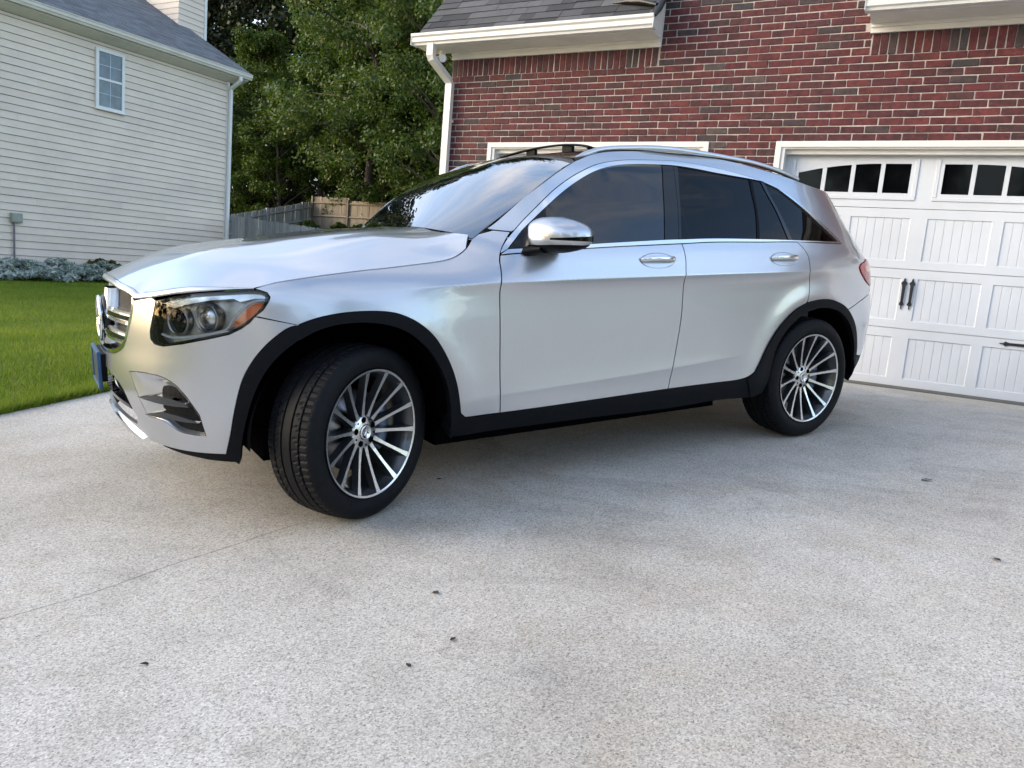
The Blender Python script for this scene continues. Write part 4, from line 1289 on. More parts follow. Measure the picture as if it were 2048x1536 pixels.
def inside(q, p):
    x, y = q; c = False; n = len(p); j = n-1
    for i in range(n):
        if (p[i][1] > y) != (p[j][1] > y) and x < (p[j][0]-p[i][0])*(y-p[i][1])/(p[j][1]-p[i][1])+p[i][0]: c = not c
        j = i
    return c
def panel(name, poly, mat, parent=None, holes=(), f=SP, nf=None, gap=.0028, flange=.014, grid=(.04, .03), creases=(), mirror=True, holegap=None, sharp=False, both=True):
    """trimmed, curved sheet with returned edges; built for the left side and mirrored to the right"""
    if nf is None: nf = lambda s, z: snormal(s, z, f=f)
    P = dens(inset(poly, gap), .03)
    Hs = []
    for h in holes:
        q = dedupe(h)
        if area(q) < 0: q = q[::-1]
        Hs.append(dens(inset(q, -(gap if holegap is None else holegap)), .03))
    pts = []; edges = []
    for L in [P]+Hs:
        b = len(pts); pts += L; edges += [(b+i, b+(i+1) % len(L)) for i in range(len(L))]
    nb = len(pts)
    bpts = list(pts)
    x0, x1 = min(p[0] for p in P), max(p[0] for p in P); y0, y1 = min(p[1] for p in P), max(p[1] for p in P)
    def ok(q, d):
        if not inside(q, P) or any(inside(q, h) for h in Hs): return False
        for b in bpts:
            if abs(b[0]-q[0]) < d and abs(b[1]-q[1]) < d: return False
        return True
    cpts = []
    for cf, a, b_ in creases:
        n = int((b_-a)/.03); last = None
        for i in range(n+1):
            s = a+(b_-a)*i/n
            for dz in (0, .010, -.010, .026, -.026, .055, -.055):
                q = (s, cf(s)+dz)
                if ok(q, .004):
                    pts.append(q); cpts.append(q)
                    if dz == 0:
                        if last is not None: edges.append((last, len(pts)-1))
                        last = len(pts)-1
                elif dz == 0: last = None
    nx, ny = max(1, int((x1-x0)/grid[0])), max(1, int((y1-y0)/grid[1]))
    for i in range(nx+1):
        for j in range(ny+1):
            q = (x0+(x1-x0)*i/nx+(.25*grid[0] if j % 2 else 0), y0+(y1-y0)*j/ny)
            if any(abs(q[1]-cf(q[0])) < .065 and a < q[0] < b_ for cf, a, b_ in creases): continue
            if ok(q, min(grid)*.45): pts.append(q)
    res = delaunay_2d_cdt([Vector(p) for p in pts], edges, [], 0, 1e-6)
    V2, F2 = res[0], res[2]
    tris = []
    for t in F2:
        c = (sum(V2[i].x for i in t)/3, sum(V2[i].y for i in t)/3)
        if inside(c, P) and not any(inside(c, h) for h in Hs): tris.append(tuple(t))
    V3 = [f(v.x, v.y) for v in V2]; NV = [nf(v.x, v.y) for v in V2]
    faces = []; ln = []
    for t in tris:
        a, b, c = (V3[i] for i in t); fn = (b-a).cross(c-a)
        if fn.dot(NV[t[0]]) < 0: t = (t[0], t[2], t[1])
        faces.append(t)
        if creases:
            cen = (V2[t[0]]+V2[t[1]]+V2[t[2]])/3
            for i in t:
                q = V2[i]
                if any(abs(q.y-cf(q.x)) < .002 and a_-.01 < q.x < b__+.01 for cf, a_, b__ in creases):
                    q2 = q.lerp(cen, .45); ln.append(nf(q2.x, q2.y))
                else: ln.append(NV[i])
        else:
            for i in t: ln.append(NV[i])
    # returned edge
    if flange > 0:
        ec = {}
        for t in faces:
            for i in range(3):
                e = (t[i], t[(i+1) % 3]); ec[tuple(sorted(e))] = ec.get(tuple(sorted(e)), []) + [e]
        low = {}
        for k, v in ec.items():
            if len(v) == 1:
                a, b = v[0]
                for i in (a, b):
                    if i not in low: low[i] = len(V3); V3.append(V3[i]-NV[i]*flange)
                q = (b, a, low[a], low[b])
                fn = (V3[q[1]]-V3[q[0]]).cross(V3[q[2]]-V3[q[1]])
                fn = fn.normalized() if fn.length > 0 else NV[a]
                faces.append(q); ln += [fn]*4
    objs = []
    for sgn in ((1, -1) if mirror else (1,)):
        me = bpy.data.meshes.new(name)
        if sgn == 1:
            me.from_pydata([tuple(v) for v in V3], [], faces); nn = [tuple(n) for n in ln]
        else:
            me.from_pydata([(v.x, -v.y, v.z) for v in V3], [], [tuple(reversed(q)) for q in faces])
            nn = []; k = 0
            for q in faces:
                nn += [(n.x, -n.y, n.z) for n in reversed(ln[k:k+len(q)])]; k += len(q)
        me.polygons.foreach_set('use_smooth', [True]*len(me.polygons))
        me.update()
        me.normals_split_custom_set(nn)
        par = parent[0 if sgn == 1 else 1] if isinstance(parent, list) else (parent or car)
        objs.append(link(name, me, mat, par))
    return objs

# ------------------------------------------------------------------ body panels
crease = lambda s: ZC(s if s >= XO else XO+(s-XO)*.77)
bot = [(1.35, .385), (1.2, .375), (1.05, .352), (.904, .334), (.722, .322), (.604, .319), (.497, .322)]
archF = T('archF'); archR = T('archR'); seam = T('seam'); shut = T('shut'); lead = T('lead')
# where the bumper seam meets the arch
iS = min(range(len(archF)), key=lambda i: abs(archF[i][0]-.228)+abs(archF[i][1]-.838))
hl = cr(TR['hl']+TR['hl'][:1], .02)[:-1]
hl0 = TR['hl']
ge = TR['grilleEdge']
grille_bot = [ge[-1], (1.04, .682), (1.15, .672), (1.25, .668), (1.35, .667)]
low_in = TR['lowIn']
lowhole = [(1.345, .603)]+low_in+[(.93, .398), (1.0, .405), (1.12, .418), (1.25, .428), (1.345, .432)]
hl_inner_up = hl0[:6][::-1]          # bottom inner corner up to the top inner corner
bumper = (cr(bot)+archF[1:iS]+[TR['seam'][1], TR['seam'][0]]+[(.386, .85), (.416, .826), (.456, .804)]+[(.531, .784), (.626, .761), (.704, .747), (.744, .752), (.762, .770), (.764, .797), (.748, .863), (.737, .918)]
          +[(.763, .929), (.80, .922), (.87, .909)]+cr(ge)[1:]+cr(grille_bot)[1:])
big = TR['intakeBig']; small = TR['intakeIn']
fb = panel('front_bumper', bumper, M['paint'], holes=[big, lowhole], grid=(.035, .03))
# sculpted recess of the side intake
def loft(name, A, B, da, db, mat, parent, steps=4, closed=True):
    objs = []
    for sgn in (1, -1):
        mb = MB(); rows = []
        for k in range(steps+1):
            t = k/steps; e = t*t*(3-2*t)
            row = []
            for a, b in zip(A, B):
                s, z = a[0]+(b[0]-a[0])*t, a[1]+(b[1]-a[1])*t
                p = SP(s, z)-snormal(s, z)*(da+(db-da)*e); row.append((p.x, sgn*p.y, p.z))
            rows.append(row)
        n = len(A); vs = [p for r_ in rows for p in r_]
        mb.add(vs, [(k*n+i, k*n+(i+1) % n, (k+1)*n+(i+1) % n, (k+1)*n+i) for k in range(steps) for i in range(n if closed else n-1)], 0, True)
        objs.append(mb.build(name, mat, parent[0 if sgn == 1 else 1] if isinstance(parent, list) else parent))
    return objs
loft('intake_recess', big, small, .0, .022, M['paint'], fb)
panel('intake_mesh', small, M['mesh'], fb, f=off_map(-.022), gap=0, flange=0, grid=(.03, .03))
for fn in ('fin1', 'fin2'):
    panel('intake_fin', TR[fn], M['fin'], fb, f=off_map(.0015), gap=0, flange=.024, grid=(.03, .012))
panel('lower_mesh', inset(lowhole, -.01), M['mesh'], fb, f=off_map(-.05), gap=0, flange=0, grid=(.05, .03))
# lower crossbar and bright lip under the bumper
lipA = [(1.35, .405), (1.2, .395), (1.05, .375), (.95, .352), (.905, .336)]
lipB = [(.905, .334), (1.05, .347), (1.2, .362), (1.35, .368)]
panel('bumper_lip', cr(lipA)+cr(lipB), M['satin_chrome'], f=off_map(.012), gap=0, flange=.02, grid=(.04, .02))
panel('lower_crossbar', [(1.345, .50), (1.1, .487), (.965, .475), (.95, .455), (1.1, .467), (1.345, .478)], M['gloss_black'], f=off_map(-.01), gap=0, flange=.03, grid=(.04, .02))
panel('front_valance', [(.497, .318), (.604, .315), (.722, .318), (.80, .318), (.70, .300), (.58, .286), (.455, .282), (.452, .316)], M['plastic'], f=off_map(-.008), gap=0, flange=.03)

fender = (archF[iS:]+[(-.478, .393)]+T('dF', True)+[TR['chO'][1], TR['aseam'][1], TR['aseam'][0], TR['K2'][1]]+T('shut', True)+[(.354, .968), (.329, .959), (.320, .943), (.324, .928), (.343, .896), (.371, .872)]+[TR['seam'][1]])
panel('front_fender', fender, M['paint'], creases=[(crease, -.66, -.15)])
dF, dM, dR = T('dF'), T('dM'), T('dR')
beltB = T('beltB'); sillT = T('silltop')
fdoor = panel('front_door', dF+cut(sillT, dF[-1][0], dM[-1][0])+dM[::-1]+cut(beltB, dM[0][0], dF[0][0]), M['paint'], creases=[(crease, -1.8, -.6), (ZL, -1.76, -.6)])
rdoor = panel('rear_door', dM+cut(sillT, dM[-1][0], -2.406)+[p for p in archR if p[0] > -2.85][1:]+dR[::-1]+cut(beltB, dR[0][0], dM[0][0]), M['paint'], creases=[(crease, -2.9, -1.7), (ZL, -2.4, -1.7)])
# body side: pillars, cant rail and rear quarter in one sheet
K2 = T('K2'); chO = T('chO')
re_ = cr([TR['K2'][-1], (-1.30, 1.592), (-1.45, 1.617), (-1.70, 1.637), (-1.95, 1.641), (-2.15, 1.635), (-2.42, 1.621), (-2.70, 1.594), (-2.95, 1.560), (-3.15, 1.522)])
tl = TR['tail']
sidep = ([p for p in K2 if p[1] > 1.217]+re_[1:]+[(-3.40, 1.49), (-3.44, 1.35), (-3.46, 1.2), (-3.455, 1.09), (-3.379, 1.068), (-3.319, 1.055), (-3.292, 1.033), (-3.308, .997), (-3.369, .942), (-3.441, .911), (-3.43, .855), (-3.378, .844), (-3.32, .822), (-3.272, .800), (-3.195, .773)]
         +[p for p in archR if -3.185 < p[0] < -2.86 and p[1] > .75][::-1]+[(-2.854, .842)]+dR[::-1][1:]+[(-3.0, 1.181), (-3.199, 1.177), (-3.204, 1.184)]+[p for p in chO[::-1][1:] if not (p[1] < 1.21 and p[0] > -1)]+[TR['aseam'][1], TR['aseam'][0]])
panel('body_side', sidep, M['paint'], creases=[(crease, -3.2, -2.8)], grid=(.045, .035))
# rear bumper and tailgate
rb = ([(-3.272, .800), (-3.32, .822), (-3.378, .844), (-3.43, .855), (-3.6, .86), (-3.85, .86), (-4.095, .86), (-4.095, .44), (-3.8, .44), (-3.444, .447), (-3.362, .462), (-3.326, .485)]+[p for p in archR if p[0] < -3.2 and .49 < p[1] < .79][::-1]+[(-3.195, .773)])
panel('rear_bumper', rb, M['paint'])
panel('rear_valance', [(-3.322, .48), (-3.362, .458), (-3.444, .443), (-3.8, .436), (-4.095, .436), (-4.095, .27), (-3.6, .27), (-3.40, .285), (-3.345, .34)], M['plastic'], f=off_map(-.004))
panel('tailgate', [(-3.46, 1.2), (-3.44, 1.35), (-3.40, 1.49), (-3.7, 1.50), (-4.095, 1.52), (-4.095, .865), (-3.6, .865), (-3.445, .865), (-3.44, .911), (-3.43, 1.0), (-3.455, 1.09)], M['paint'], holes=[[(-4.05, 1.19), (-3.56, 1.19), (-3.52, 1.44), (-4.05, 1.45)]])
panel('rear_window', [(-4.09, 1.19), (-3.56, 1.19), (-3.52, 1.44), (-4.09, 1.45)], M['side_glass'], f=off_map(-.003), gap=-.004, flange=0)
tlp = [(-3.292, 1.033), (-3.319, 1.055), (-3.379, 1.068), (-3.455, 1.085), (-3.62, 1.06), (-3.85, 1.03), (-3.85, .94), (-3.62, .925), (-3.50, .905), (-3.441, .911), (-3.369, .942), (-3.308, .997)]
tlo = panel('taillight', cr(tlp), M['red_lens'], f=off_map(.006), gap=.002, flange=.02, grid=(.03, .02))
panel('taillight_stripe', [(-3.345, 1.035), (-3.40, 1.045), (-3.50, 1.03), (-3.50, 1.005), (-3.40, 1.005), (-3.355, 1.0)], M['amber'], tlo, f=off_map(.0075), gap=0, flange=0)

# black cladding
archFin, archRin = T('archFin'), T('archRin')
panel('wheel_arch_trim', archF+[(-.47, .395), (-.42, .30)]+archFin[::-1][2:], M['plastic'], f=off_map(.010), gap=.0005, flange=.05, grid=(.05, .03))
panel('wheel_arch_trim', archR+[(-3.345, .34), (-3.357, .30)]+archRin[::-1]+[(-2.53, .32), (-2.40, .30), (-2.33, .41)], M['plastic'], f=off_map(.010), gap=.0005, flange=.05, grid=(.05, .03))
sillB = T('sillbot')
panel('sill_trim', cut(sillT, -.475, -2.40)+[(-2.40, .30)]+cut(sillB, -2.31, -.41)+[(-.42, .38)], M['plastic'], f=off_map(.004), gap=.001, flange=.10, grid=(.08, .03))

# ------------------------------------------------------------------ side glass and trim
chI, beltT = T('chI'), T('beltT')
panel('window_chrome', chO+chI[::-1], M['satin_chrome'], f=off_map(.003), gap=.0012, flange=.012, grid=(.05, .05))
panel('belt_chrome', beltT+[(-3.199, 1.177)]+beltB[::-1], M['satin_chrome'], f=off_map(.004), gap=.0012, flange=.012, grid=(.05, .05))
gB1, gB2, gB3, gD1, gD2, gC1, gC2, g1 = (T(k) for k in ('gB1', 'gB2', 'gB3', 'gD1', 'gD2', 'gC1', 'gC2', 'g1'))
def between(c0, c1):
    """region of the side glass opening between two near vertical lines (each bottom to top)"""
    return c0+cut(chI, c0[-1][0], c1[-1][0])[1:-1]+c1[::-1]+cut(beltT, c1[0][0], c0[0][0])[1:-1]
GL = off_map(-.006); PL = off_map(-.002)
sail = g1+cut(chI, g1[-1][0], TR['chI'][0][0])[1:]+cut(beltT, TR['chI'][0][0], g1[0][0])[:-1]
panel('mirror_sail', sail, M['gloss_black'], f=PL, gap=.001, flange=.01)
panel('front_window', between(g1, gB1), M['side_glass'], f=GL, gap=-.003, flange=0, grid=(.06, .06))
panel('pillar_cover', between(gB1, gB2), M['gloss_black'], f=PL, gap=.0012, flange=.01)
panel('pillar_cover', between(gB2, gB3), M['gloss_black'], f=PL, gap=.0012, flange=.01)
panel('rear_door_window', between(gB3, gD1), M['privacy_glass'], f=GL, gap=-.003, flange=0, grid=(.06, .06))
panel('window_divider', between(gD1, gD2), M['plastic'], f=PL, gap=.001, flange=.01)
panel('rear_door_window', between(gD2, gC1), M['privacy_glass'], f=GL, gap=-.003, flange=0)
panel('pillar_cover', between(gC1, gC2), M['gloss_black'], f=PL, gap=.001, flange=.01)
qtr = gC2+cut(chI, gC2[-1][0], -3.174)[1:]+cut(beltT, -3.174, gC2[0][0])[1:-1]
panel('quarter_window', qtr, M['privacy_glass'], f=GL, gap=-.002, flange=0)

# ------------------------------------------------------------------ hood, windscreen, roof as fitted sheets
class TPS:
    def __init__(self, pts, lam=1e-5):
        A = np.array([p[:2] for p in pts]); z = np.array([p[2] for p in pts]); n = len(A)
        K = self.k(A, A)+lam*np.eye(n); Pm = np.hstack([np.ones((n, 1)), A])
        Mx = np.zeros((n+3, n+3)); Mx[:n, :n] = K; Mx[:n, n:] = Pm; Mx[n:, :n] = Pm.T
        self.w = np.linalg.solve(Mx, np.concatenate([z, np.zeros(3)])); self.A = A
    def k(self, a, b):
        d2 = ((a[:, None]-b[None])**2).sum(-1)
        return np.where(d2 > 0, d2*np.log(np.maximum(d2, 1e-12)), 0)*.5
    def __call__(self, x, y):
        d2 = (self.A[:, 0]-x)**2+(self.A[:, 1]-y)**2
        kk = .5*d2*np.log(np.maximum(d2, 1e-12))
        n = len(self.A)
        return float(kk@self.w[:n]+self.w[n]+self.w[n+1]*x+self.w[n+2]*y)
def field(tps, extra=None):
    def f(x, y): return Vector((x, y, tps(x, y)+(extra(x, y) if extra else 0)))
    def nf(x, y, h=.004):
        n = Vector((-(f(x+h, y).z-f(x-h, y).z)/(2*h), -(f(x, y+h).z-f(x, y-h).z)/(2*h), 1)); return n.normalized()
    return f, nf
sh3 = [SP(*p) for p in T('shut', step=.05)]
le3 = [SP(*p) for p in cr([(1.345, .962), (1.24, .961)]+TR['lead'][:5]+[(.86, .916), (.80, .924)]+TR['lead'][6:]+[TR['shut'][0]], .05)]
_k = lambda i: min(1., (len(le3)-1-i)/4.)
top_edge = [Vector((p.x-.016*_k(i), p.y*(1-.015*_k(i)), p.z+.020*_k(i)+.001)) for i, p in enumerate(le3)]
zcen = itp([-.65, -.5, -.3, -.1, .1, .3, .5, .6, .7, .77, .80], [1.221, 1.216, 1.202, 1.181, 1.158, 1.131, 1.097, 1.074, 1.040, 1.003, .984])
cons = []
for p in sh3[::1]: cons += [(p.x, p.y, p.z+.001), (p.x, -p.y, p.z+.001)]
for p in top_edge: cons += [(p.x, p.y, p.z)]+([(p.x, -p.y, p.z)] if p.y > .03 else [])
for x in (-.58, -.45, -.3, -.1, .1, .3, .5, .6, .7, .76): cons.append((x, 0, zcen(x)))
for x in (-.55, -.3, 0., .3, .55):
    for sg in (-1, 1): cons.append((x, .45*sg, zcen(x)-.026))
hoodT = TPS(cons, 2e-6)
def dome(x, y):
    # two raised creases running back over the bonnet
    a = abs(y); yc = .40-.10*sst(.75, -.5, x); k = sst(.80, .45, x)
    return .006*k*(exp(-((a-yc)/.05)**2) if a > yc else exp(-((a-yc)/.16)**2))
hf, hn = field(hoodT, dome)
rear_edge = [(-.612, .70), (-.585, .5), (-.575, .3), (-.572, .1), (-.572, -.1), (-.575, -.3), (-.585, -.5), (-.612, -.70)]
hoodp = [(p.x, p.y) for p in top_edge]
half = hoodp+[(p.x, p.y) for p in sh3][1:-1]
full = half+rear_edge+[(x, -y) for x, y in half[::-1]][:-1 if abs(half[0][1]) < .003 else None]
hood = panel('hood', full, M['paint'], f=hf, nf=hn, mirror=False, grid=(.05, .05), gap=.0022, flange=.012)[0]
# rolled front lip of the hood
mb = MB(); rows = []
prof = [(0, 0), (.30, -.05), (.62, -.18), (.86, -.42), (1.0, -.75), (1.0, -1.), (.8, -1.08)]
ring = [Vector((p.x, -p.y, p.z)) for p in le3[::-1]]+le3[1:]
ringT = [Vector((p.x, -p.y, p.z)) for p in top_edge[::-1]]+top_edge[1:]
for a, b in prof:
    rows.append([Vector((t.x+(l.x-t.x)*a, t.y+(l.y-t.y)*a, hf(t.x, t.y).z+(l.z-hf(t.x, t.y).z)*(-b))) for t, l in zip(ringT, ring)])
n = len(ring); mb.add([tuple(p) for r_ in rows for p in r_], [(k*n+i, k*n+i+1, (k+1)*n+i+1, (k+1)*n+i) for k in range(len(rows)-1) for i in range(n-1)], 0, True)
mb.build('hood_lip', M['paint'], hood)

# windscreen
K3 = [SP(*p) for p in T('K2', step=.05)]
wtop = [Vector((-1.215, .66, 1.572)), Vector((-1.232, .5, 1.588)), Vector((-1.222, .3, 1.600)), Vector((-1.21, .1, 1.606))]
wbot = [Vector((-.60, .6, 1.165)), Vector((-.59, .4, 1.185)), Vector((-.585, .15, 1.192))]
cons = []
for p in K3+wtop+wbot: cons += [(p.x, p.y, p.z), (p.x, -p.y, p.z)]
for x, z in ((-.72, 1.302), (-.9, 1.432), (-1.05, 1.523)): cons.append((x, 0, z))
class Quad:
    """low order symmetric sheet fitted to the pillar, header and cowl lines"""
    def __init__(self, pts, wt):
        q = np.array(pts); w = np.array(wt)
        self.c = np.linalg.lstsq(self.ft(q[:, 0], q[:, 1])*w[:, None], q[:, 2]*w, rcond=None)[0]
    def ft(self, x, y): return np.stack([x*0+1, x, x*x, x**3, y*y, y*y*x, y*y*x*x], -1)
    def __call__(self, x, y): return float(self.ft(np.float64(x), np.float64(y)) @ self.c)
_q = K3+wtop+wbot+[Vector((-.72, 0, 1.302)), Vector((-.9, 0, 1.432)), Vector((-1.05, 0, 1.523))]
wf, wnf = field(Quad([tuple(p) for p in _q], [4]*len(K3)+[.5]*4+[.2]*3+[1]*3))
wh = [(p.x, p.y) for p in wbot[::-1]]+[(p.x, p.y) for p in K3]+[(p.x, p.y) for p in wtop]
wfull = wh+[(x, -y) for x, y in wh[::-1]]
frit = inset(wfull, .035)
panel('windscreen', wfull, M['screen_glass'], f=wf, nf=wnf, mirror=False, gap=.004, flange=.004, grid=(.07, .07))
def wf2(x, y): return wf(x, y)-wnf(x, y)*.004
panel('windscreen_border', wfull, M['gloss_black'], f=wf2, nf=wnf, mirror=False, gap=.004, flange=0, holes=[frit], grid=(.07, .07))
# cowl below the glass with two wipers
mb = MB()
cw = [(-.53, .72, 1.135), (-.53, 0, 1.165), (-.53, -.72, 1.135), (-.68, -.74, 1.15), (-.68, 0, 1.175), (-.68, .74, 1.15)]
mb.add(cw, [(0, 1, 4, 5), (1, 2, 3, 4)]); mb.build('cowl', M['plastic'], car)
for (ya, yb) in ((.55, -.05), (-.10, -.62)):
    mb = MB(); pts = []
    for k in range(9):
        y = ya+(yb-ya)*k/8; x = -.578-.008*sin(pi*k/8)
        p = wf(x, y)+wnf(x, y)*-.012; pts.append(tuple(p))
    mb.tube(pts, .007, 6, flat=(1, 1.6)); mb.tube([pts[0], (-.56, ya+.03, 1.15)], .009, 6); mb.build('wiper', M['plastic'], car)

# roof
re3 = [SP(*p) for p in cr([TR['K2'][-1], (-1.30, 1.592), (-1.45, 1.617), (-1.70, 1.637), (-1.95, 1.641), (-2.15, 1.635), (-2.42, 1.621), (-2.70, 1.594), (-2.95, 1.560), (-3.15, 1.522)], .07)]
rr_edge = [Vector((-3.21, .5, 1.535)), Vector((-3.23, .25, 1.545)), Vector((-3.235, .05, 1.548))]
cons = []
for p in re3+rr_edge+wtop: cons += [(p.x, p.y, p.z), (p.x, -p.y, p.z)]
for x, z in ((-1.4, 1.642), (-1.7, 1.664), (-2.1, 1.668), (-2.5, 1.650), (-2.9, 1.608)):
    cons += [(x, 0, z), (x, .4, z-.008), (x, -.4, z-.008)]
rf_, rn_ = field(TPS(cons, 1e-5))
rh = [(p.x, p.y) for p in wtop[::-1]]+[(p.x, p.y) for p in re3]+[(p.x, p.y) for p in rr_edge]
rfull = rh+[(x, -y) for x, y in rh[::-1]]
opening = [(-1.50, .44), (-1.50, -.44), (-1.86, -.46), (-1.86, .46)]
front_glass = [(-1.27, .55), (-1.28, 0), (-1.27, -.55), (-1.49, -.53), (-1.49, .53)]
roof = panel('roof', rfull, M['gloss_black'], f=rf_, nf=rn_, mirror=False, holes=[opening], gap=.001, flange=.02, grid=(.1, .08))[0]
mb = MB(); mb.add([(-1.48, .46, 1.60), (-1.48, -.46, 1.60), (-1.90, -.48, 1.60), (-1.90, .48, 1.60)], [(0, 1, 2, 3)])
mb.build('sunroof_blind', M['cabin'], roof)
# raised wind deflector of the open sunroof
mb = MB(); pts = []
for k in range(21):
    t = k/20; y = .47-.94*t; pts.append((-1.47-.055*sin(pi*t), y, 1.655+.044*sin(pi*t)**.8))
mb.tube(pts, .011, 8, flat=(1.4, .6))
for y in (.20, -.17):
    p = rf_(-1.49, y); mb.box((-1.535, y-.045, p.z-.01), (-1.515, y+.045, 1.690))
for y in (.45, -.45): mb.tube([(-1.47, y, 1.655), (-1.62, y, 1.635)], .010, 6)
mb.build('wind_deflector', M['plastic'], car)
# roof rails
rt = [(-1.235, 1.566), (-1.29, 1.594), (-1.36, 1.616), (-1.45, 1.632), (-1.564, 1.643), (-1.697, 1.653), (-1.835, 1.658), (-1.959, 1.657), (-2.133, 1.651), (-2.316, 1.642), (-2.508, 1.629), (-2.66, 1.610), (-2.80, 1.586), (-2.92, 1.558)]
for sg in (1, -1):
    mb = MB(); mb.tube([(x, sg*.668, z-.001) for x, z in cr(rt, .05)], .0135, 10, flat=(1.1, 1.1)); mb.build('roof_rail', M['rail_metal'], car)

# ------------------------------------------------------------------ grille, emblem, plate
gp_ = cr([(1.35, .945), (1.24, .944), (1.13, .940), (1.036, .932), (.945, .922), (.893, .913)], .03)+cr(ge)[1:]+cr(grille_bot)[1:]
back = panel('grille', inset(gp_, -.02), M['mesh'], f=off_map(-.055), gap=0, flange=0, grid=(.05, .04))
# silver frame inside the opening
fr_o = cr(ge)+cr(grille_bot)[1:]
panel('grille_frame', fr_o+[(p[0]+.012 if p[0] < 1.2 else p[0], p[1]+.014) for p in fr_o[::-1]], M['chrome'], back, f=off_map(.0), gap=0, flange=.03, grid=(.05, .05))
def gx_(y, z, d=0.): # x of the nose surface at lateral y
    s = 1.30
    lo, hi = .5, 1.349
    for _ in range(30):
        m_ = (lo+hi)/2
        if SP(m_, z).y > abs(y): lo = m_
        else: hi = m_
    return SP((lo+hi)/2, z).x-d
def slat(zc, yin, yout, drop):
    for sg in (1, -1):
        for nm, h, dd, mat in (('grille_slat', .026, .012, M['paint']), ('slat_edge', .010, .000, M['chrome']), ('slat_insert', .011, -.002, M['gloss_black'])):
            mb = MB(); vs = []; n = 9
            zz = {'grille_slat': (-.024, .022), 'slat_edge': (-.027, -.017), 'slat_insert': (-.009, .009)}[nm]
            a0 = yin+(.05 if nm == 'slat_insert' else 0)
            for k in range(n):
                y = a0+(yout-a0)*k/(n-1)
                tp = min(1, .35+(y-yin)/.12)
                zb = zc-drop*(y-yin)
                for dz, dx in ((zz[0]*tp, dd+.002), (zz[1]*tp, dd+.004), (zz[1]*tp*.8, dd+.05), (zz[0]*tp*.8, dd+.05)):
                    vs.append((gx_(y, zb)-dx, sg*y, zb+dz))
            fs = [(k*4+i, k*4+(i+1) % 4, (k+1)*4+(i+1) % 4, (k+1)*4+i) for k in range(n-1) for i in range(4)]+[(0, 1, 2, 3), tuple((n-1)*4+i for i in range(4))]
            mb.add(vs, fs); mb.build(nm, mat, back[0 if sg == 1 else 1])
slat(.842, .09, .47, .02); slat(.762, .09, .435, .03)
# shield around the star
mb = MB()
EMX, EMZ = .862, .795
mb.lathe([(.0, .010), (.090, .010), (.102, .004), (.106, -.02), (.100, -.05)], 40)
Mx = Matrix.Translation((EMX-.022, 0, EMZ)) @ Matrix.Rotation(radians(-90), 4, 'Z')
for i, v in enumerate(mb.v): mb.v[i] = tuple(Mx @ Vector(v))
emb = mb.build('emblem', M['gloss_black'], car)
mb = MB(); ringp = [(.092*cos(2*pi*k/48), .092*sin(2*pi*k/48)) for k in range(49)]
mb.tube([(EMX-.006, y, EMZ+z) for y, z in ringp], .010, 8, cap=False); mb.build('emblem_ring', M['chrome'], emb)
mb = MB()
for k in range(3):
    a = radians(90+120*k); ux, uz = cos(a), sin(a); vx, vz = -uz, ux
    tip = (EMX-.004, .088*ux, EMZ+.088*uz); cen = (EMX+.006, 0, EMZ)
    l1 = (EMX-.010, .022*(ux*.5+vx*.87), EMZ+.022*(uz*.5+vz*.87)); l2 = (EMX-.010, .022*(ux*.5-vx*.87), EMZ+.022*(uz*.5-vz*.87))
    mb.add([cen, l1, tip, l2], [(0, 1, 2), (0, 2, 3)])
mb.build('emblem_star', M['chrome'], emb)
# bodywork arms of the central shield
mb = MB()
for sg in (1, -1):
    n = 7; vs = []
    for k in range(n):
        z = .690+(.93-.690)*k/(n-1)
        w = .092+.02*cos(pi*(k/(n-1)-.5)*2)*.6
        vs += [(gx_(0, z)-.006, 0, z), (gx_(w, z)-.012, sg*w, z), (gx_(w, z)-.06, sg*(w+.004), z)]
    mb.add(vs, [(k*3+i, k*3+i+1, (k+1)*3+i+1, (k+1)*3+i) for k in range(n-1) for i in range(2)], 0, True)
mb.build('grille_shield', M['paint'], car)
# number plate on its bracket, seen edge on
mb = MB(); mb.box((.855, -.155, .535), (.885, .155, .655)); mb.build('plate_bracket', M['plastic'], car)
mb = MB()
PZ0, PZ1, PX = .50, .665, .884
for lo, hi in (((PX-.008, -.160, PZ0), (PX+.008, -.150, PZ1)), ((PX-.008, .150, PZ0), (PX+.008, .160, PZ1)), ((PX-.008, -.150, PZ1-.016), (PX+.008, .150, PZ1)), ((PX-.008, -.150, PZ0), (PX+.008, .150, PZ0+.016))):
    mb.box(lo, hi, bev=.003)
mb.box((PX-.004, -.150, PZ0+.016), (PX+.002, .150, PZ1-.016), 1)
mb.build('plate_frame', [M['plate_blue'], M['plate_in_shade']], car)

# ------------------------------------------------------------------ headlights
hlp = [tuple(p) for p in hl]
def hl_depth(d0, k):
    def f(s, z): return SP(s, z)-snormal(s, z)*d0
    return f
hs = panel('headlight', hlp, M['lamp_dark'], f=off_map(-.055), gap=.003, flange=-.052, grid=(.03, .03))
panel('headlight_lens', hlp, M['lens'], hs, f=off_map(-.001), gap=.006, flange=0, grid=(.03, .03))
rim_o, rim_i = inset(hlp, .002), inset(hlp, .0085)
panel('headlight_seal', hlp, M['gloss_black'], hs, f=off_map(-.0025), gap=.001, flange=.01, holes=[inset(hlp, .010)], holegap=0, grid=(.03, .03))
panel('amber_reflector', TR['amber'], M['amber'], hs, f=off_map(-.008), gap=0, flange=.01, grid=(.02, .02))
panel('lower_reflector', TR['hl_low'], M['reflector'], hs, f=off_map(-.012), gap=-.002, flange=.02, grid=(.03, .02))
panel('brow_reflector', TR['hl_brow'], M['reflector'], hs, f=off_map(-.014), gap=0, flange=.02, grid=(.03, .02))
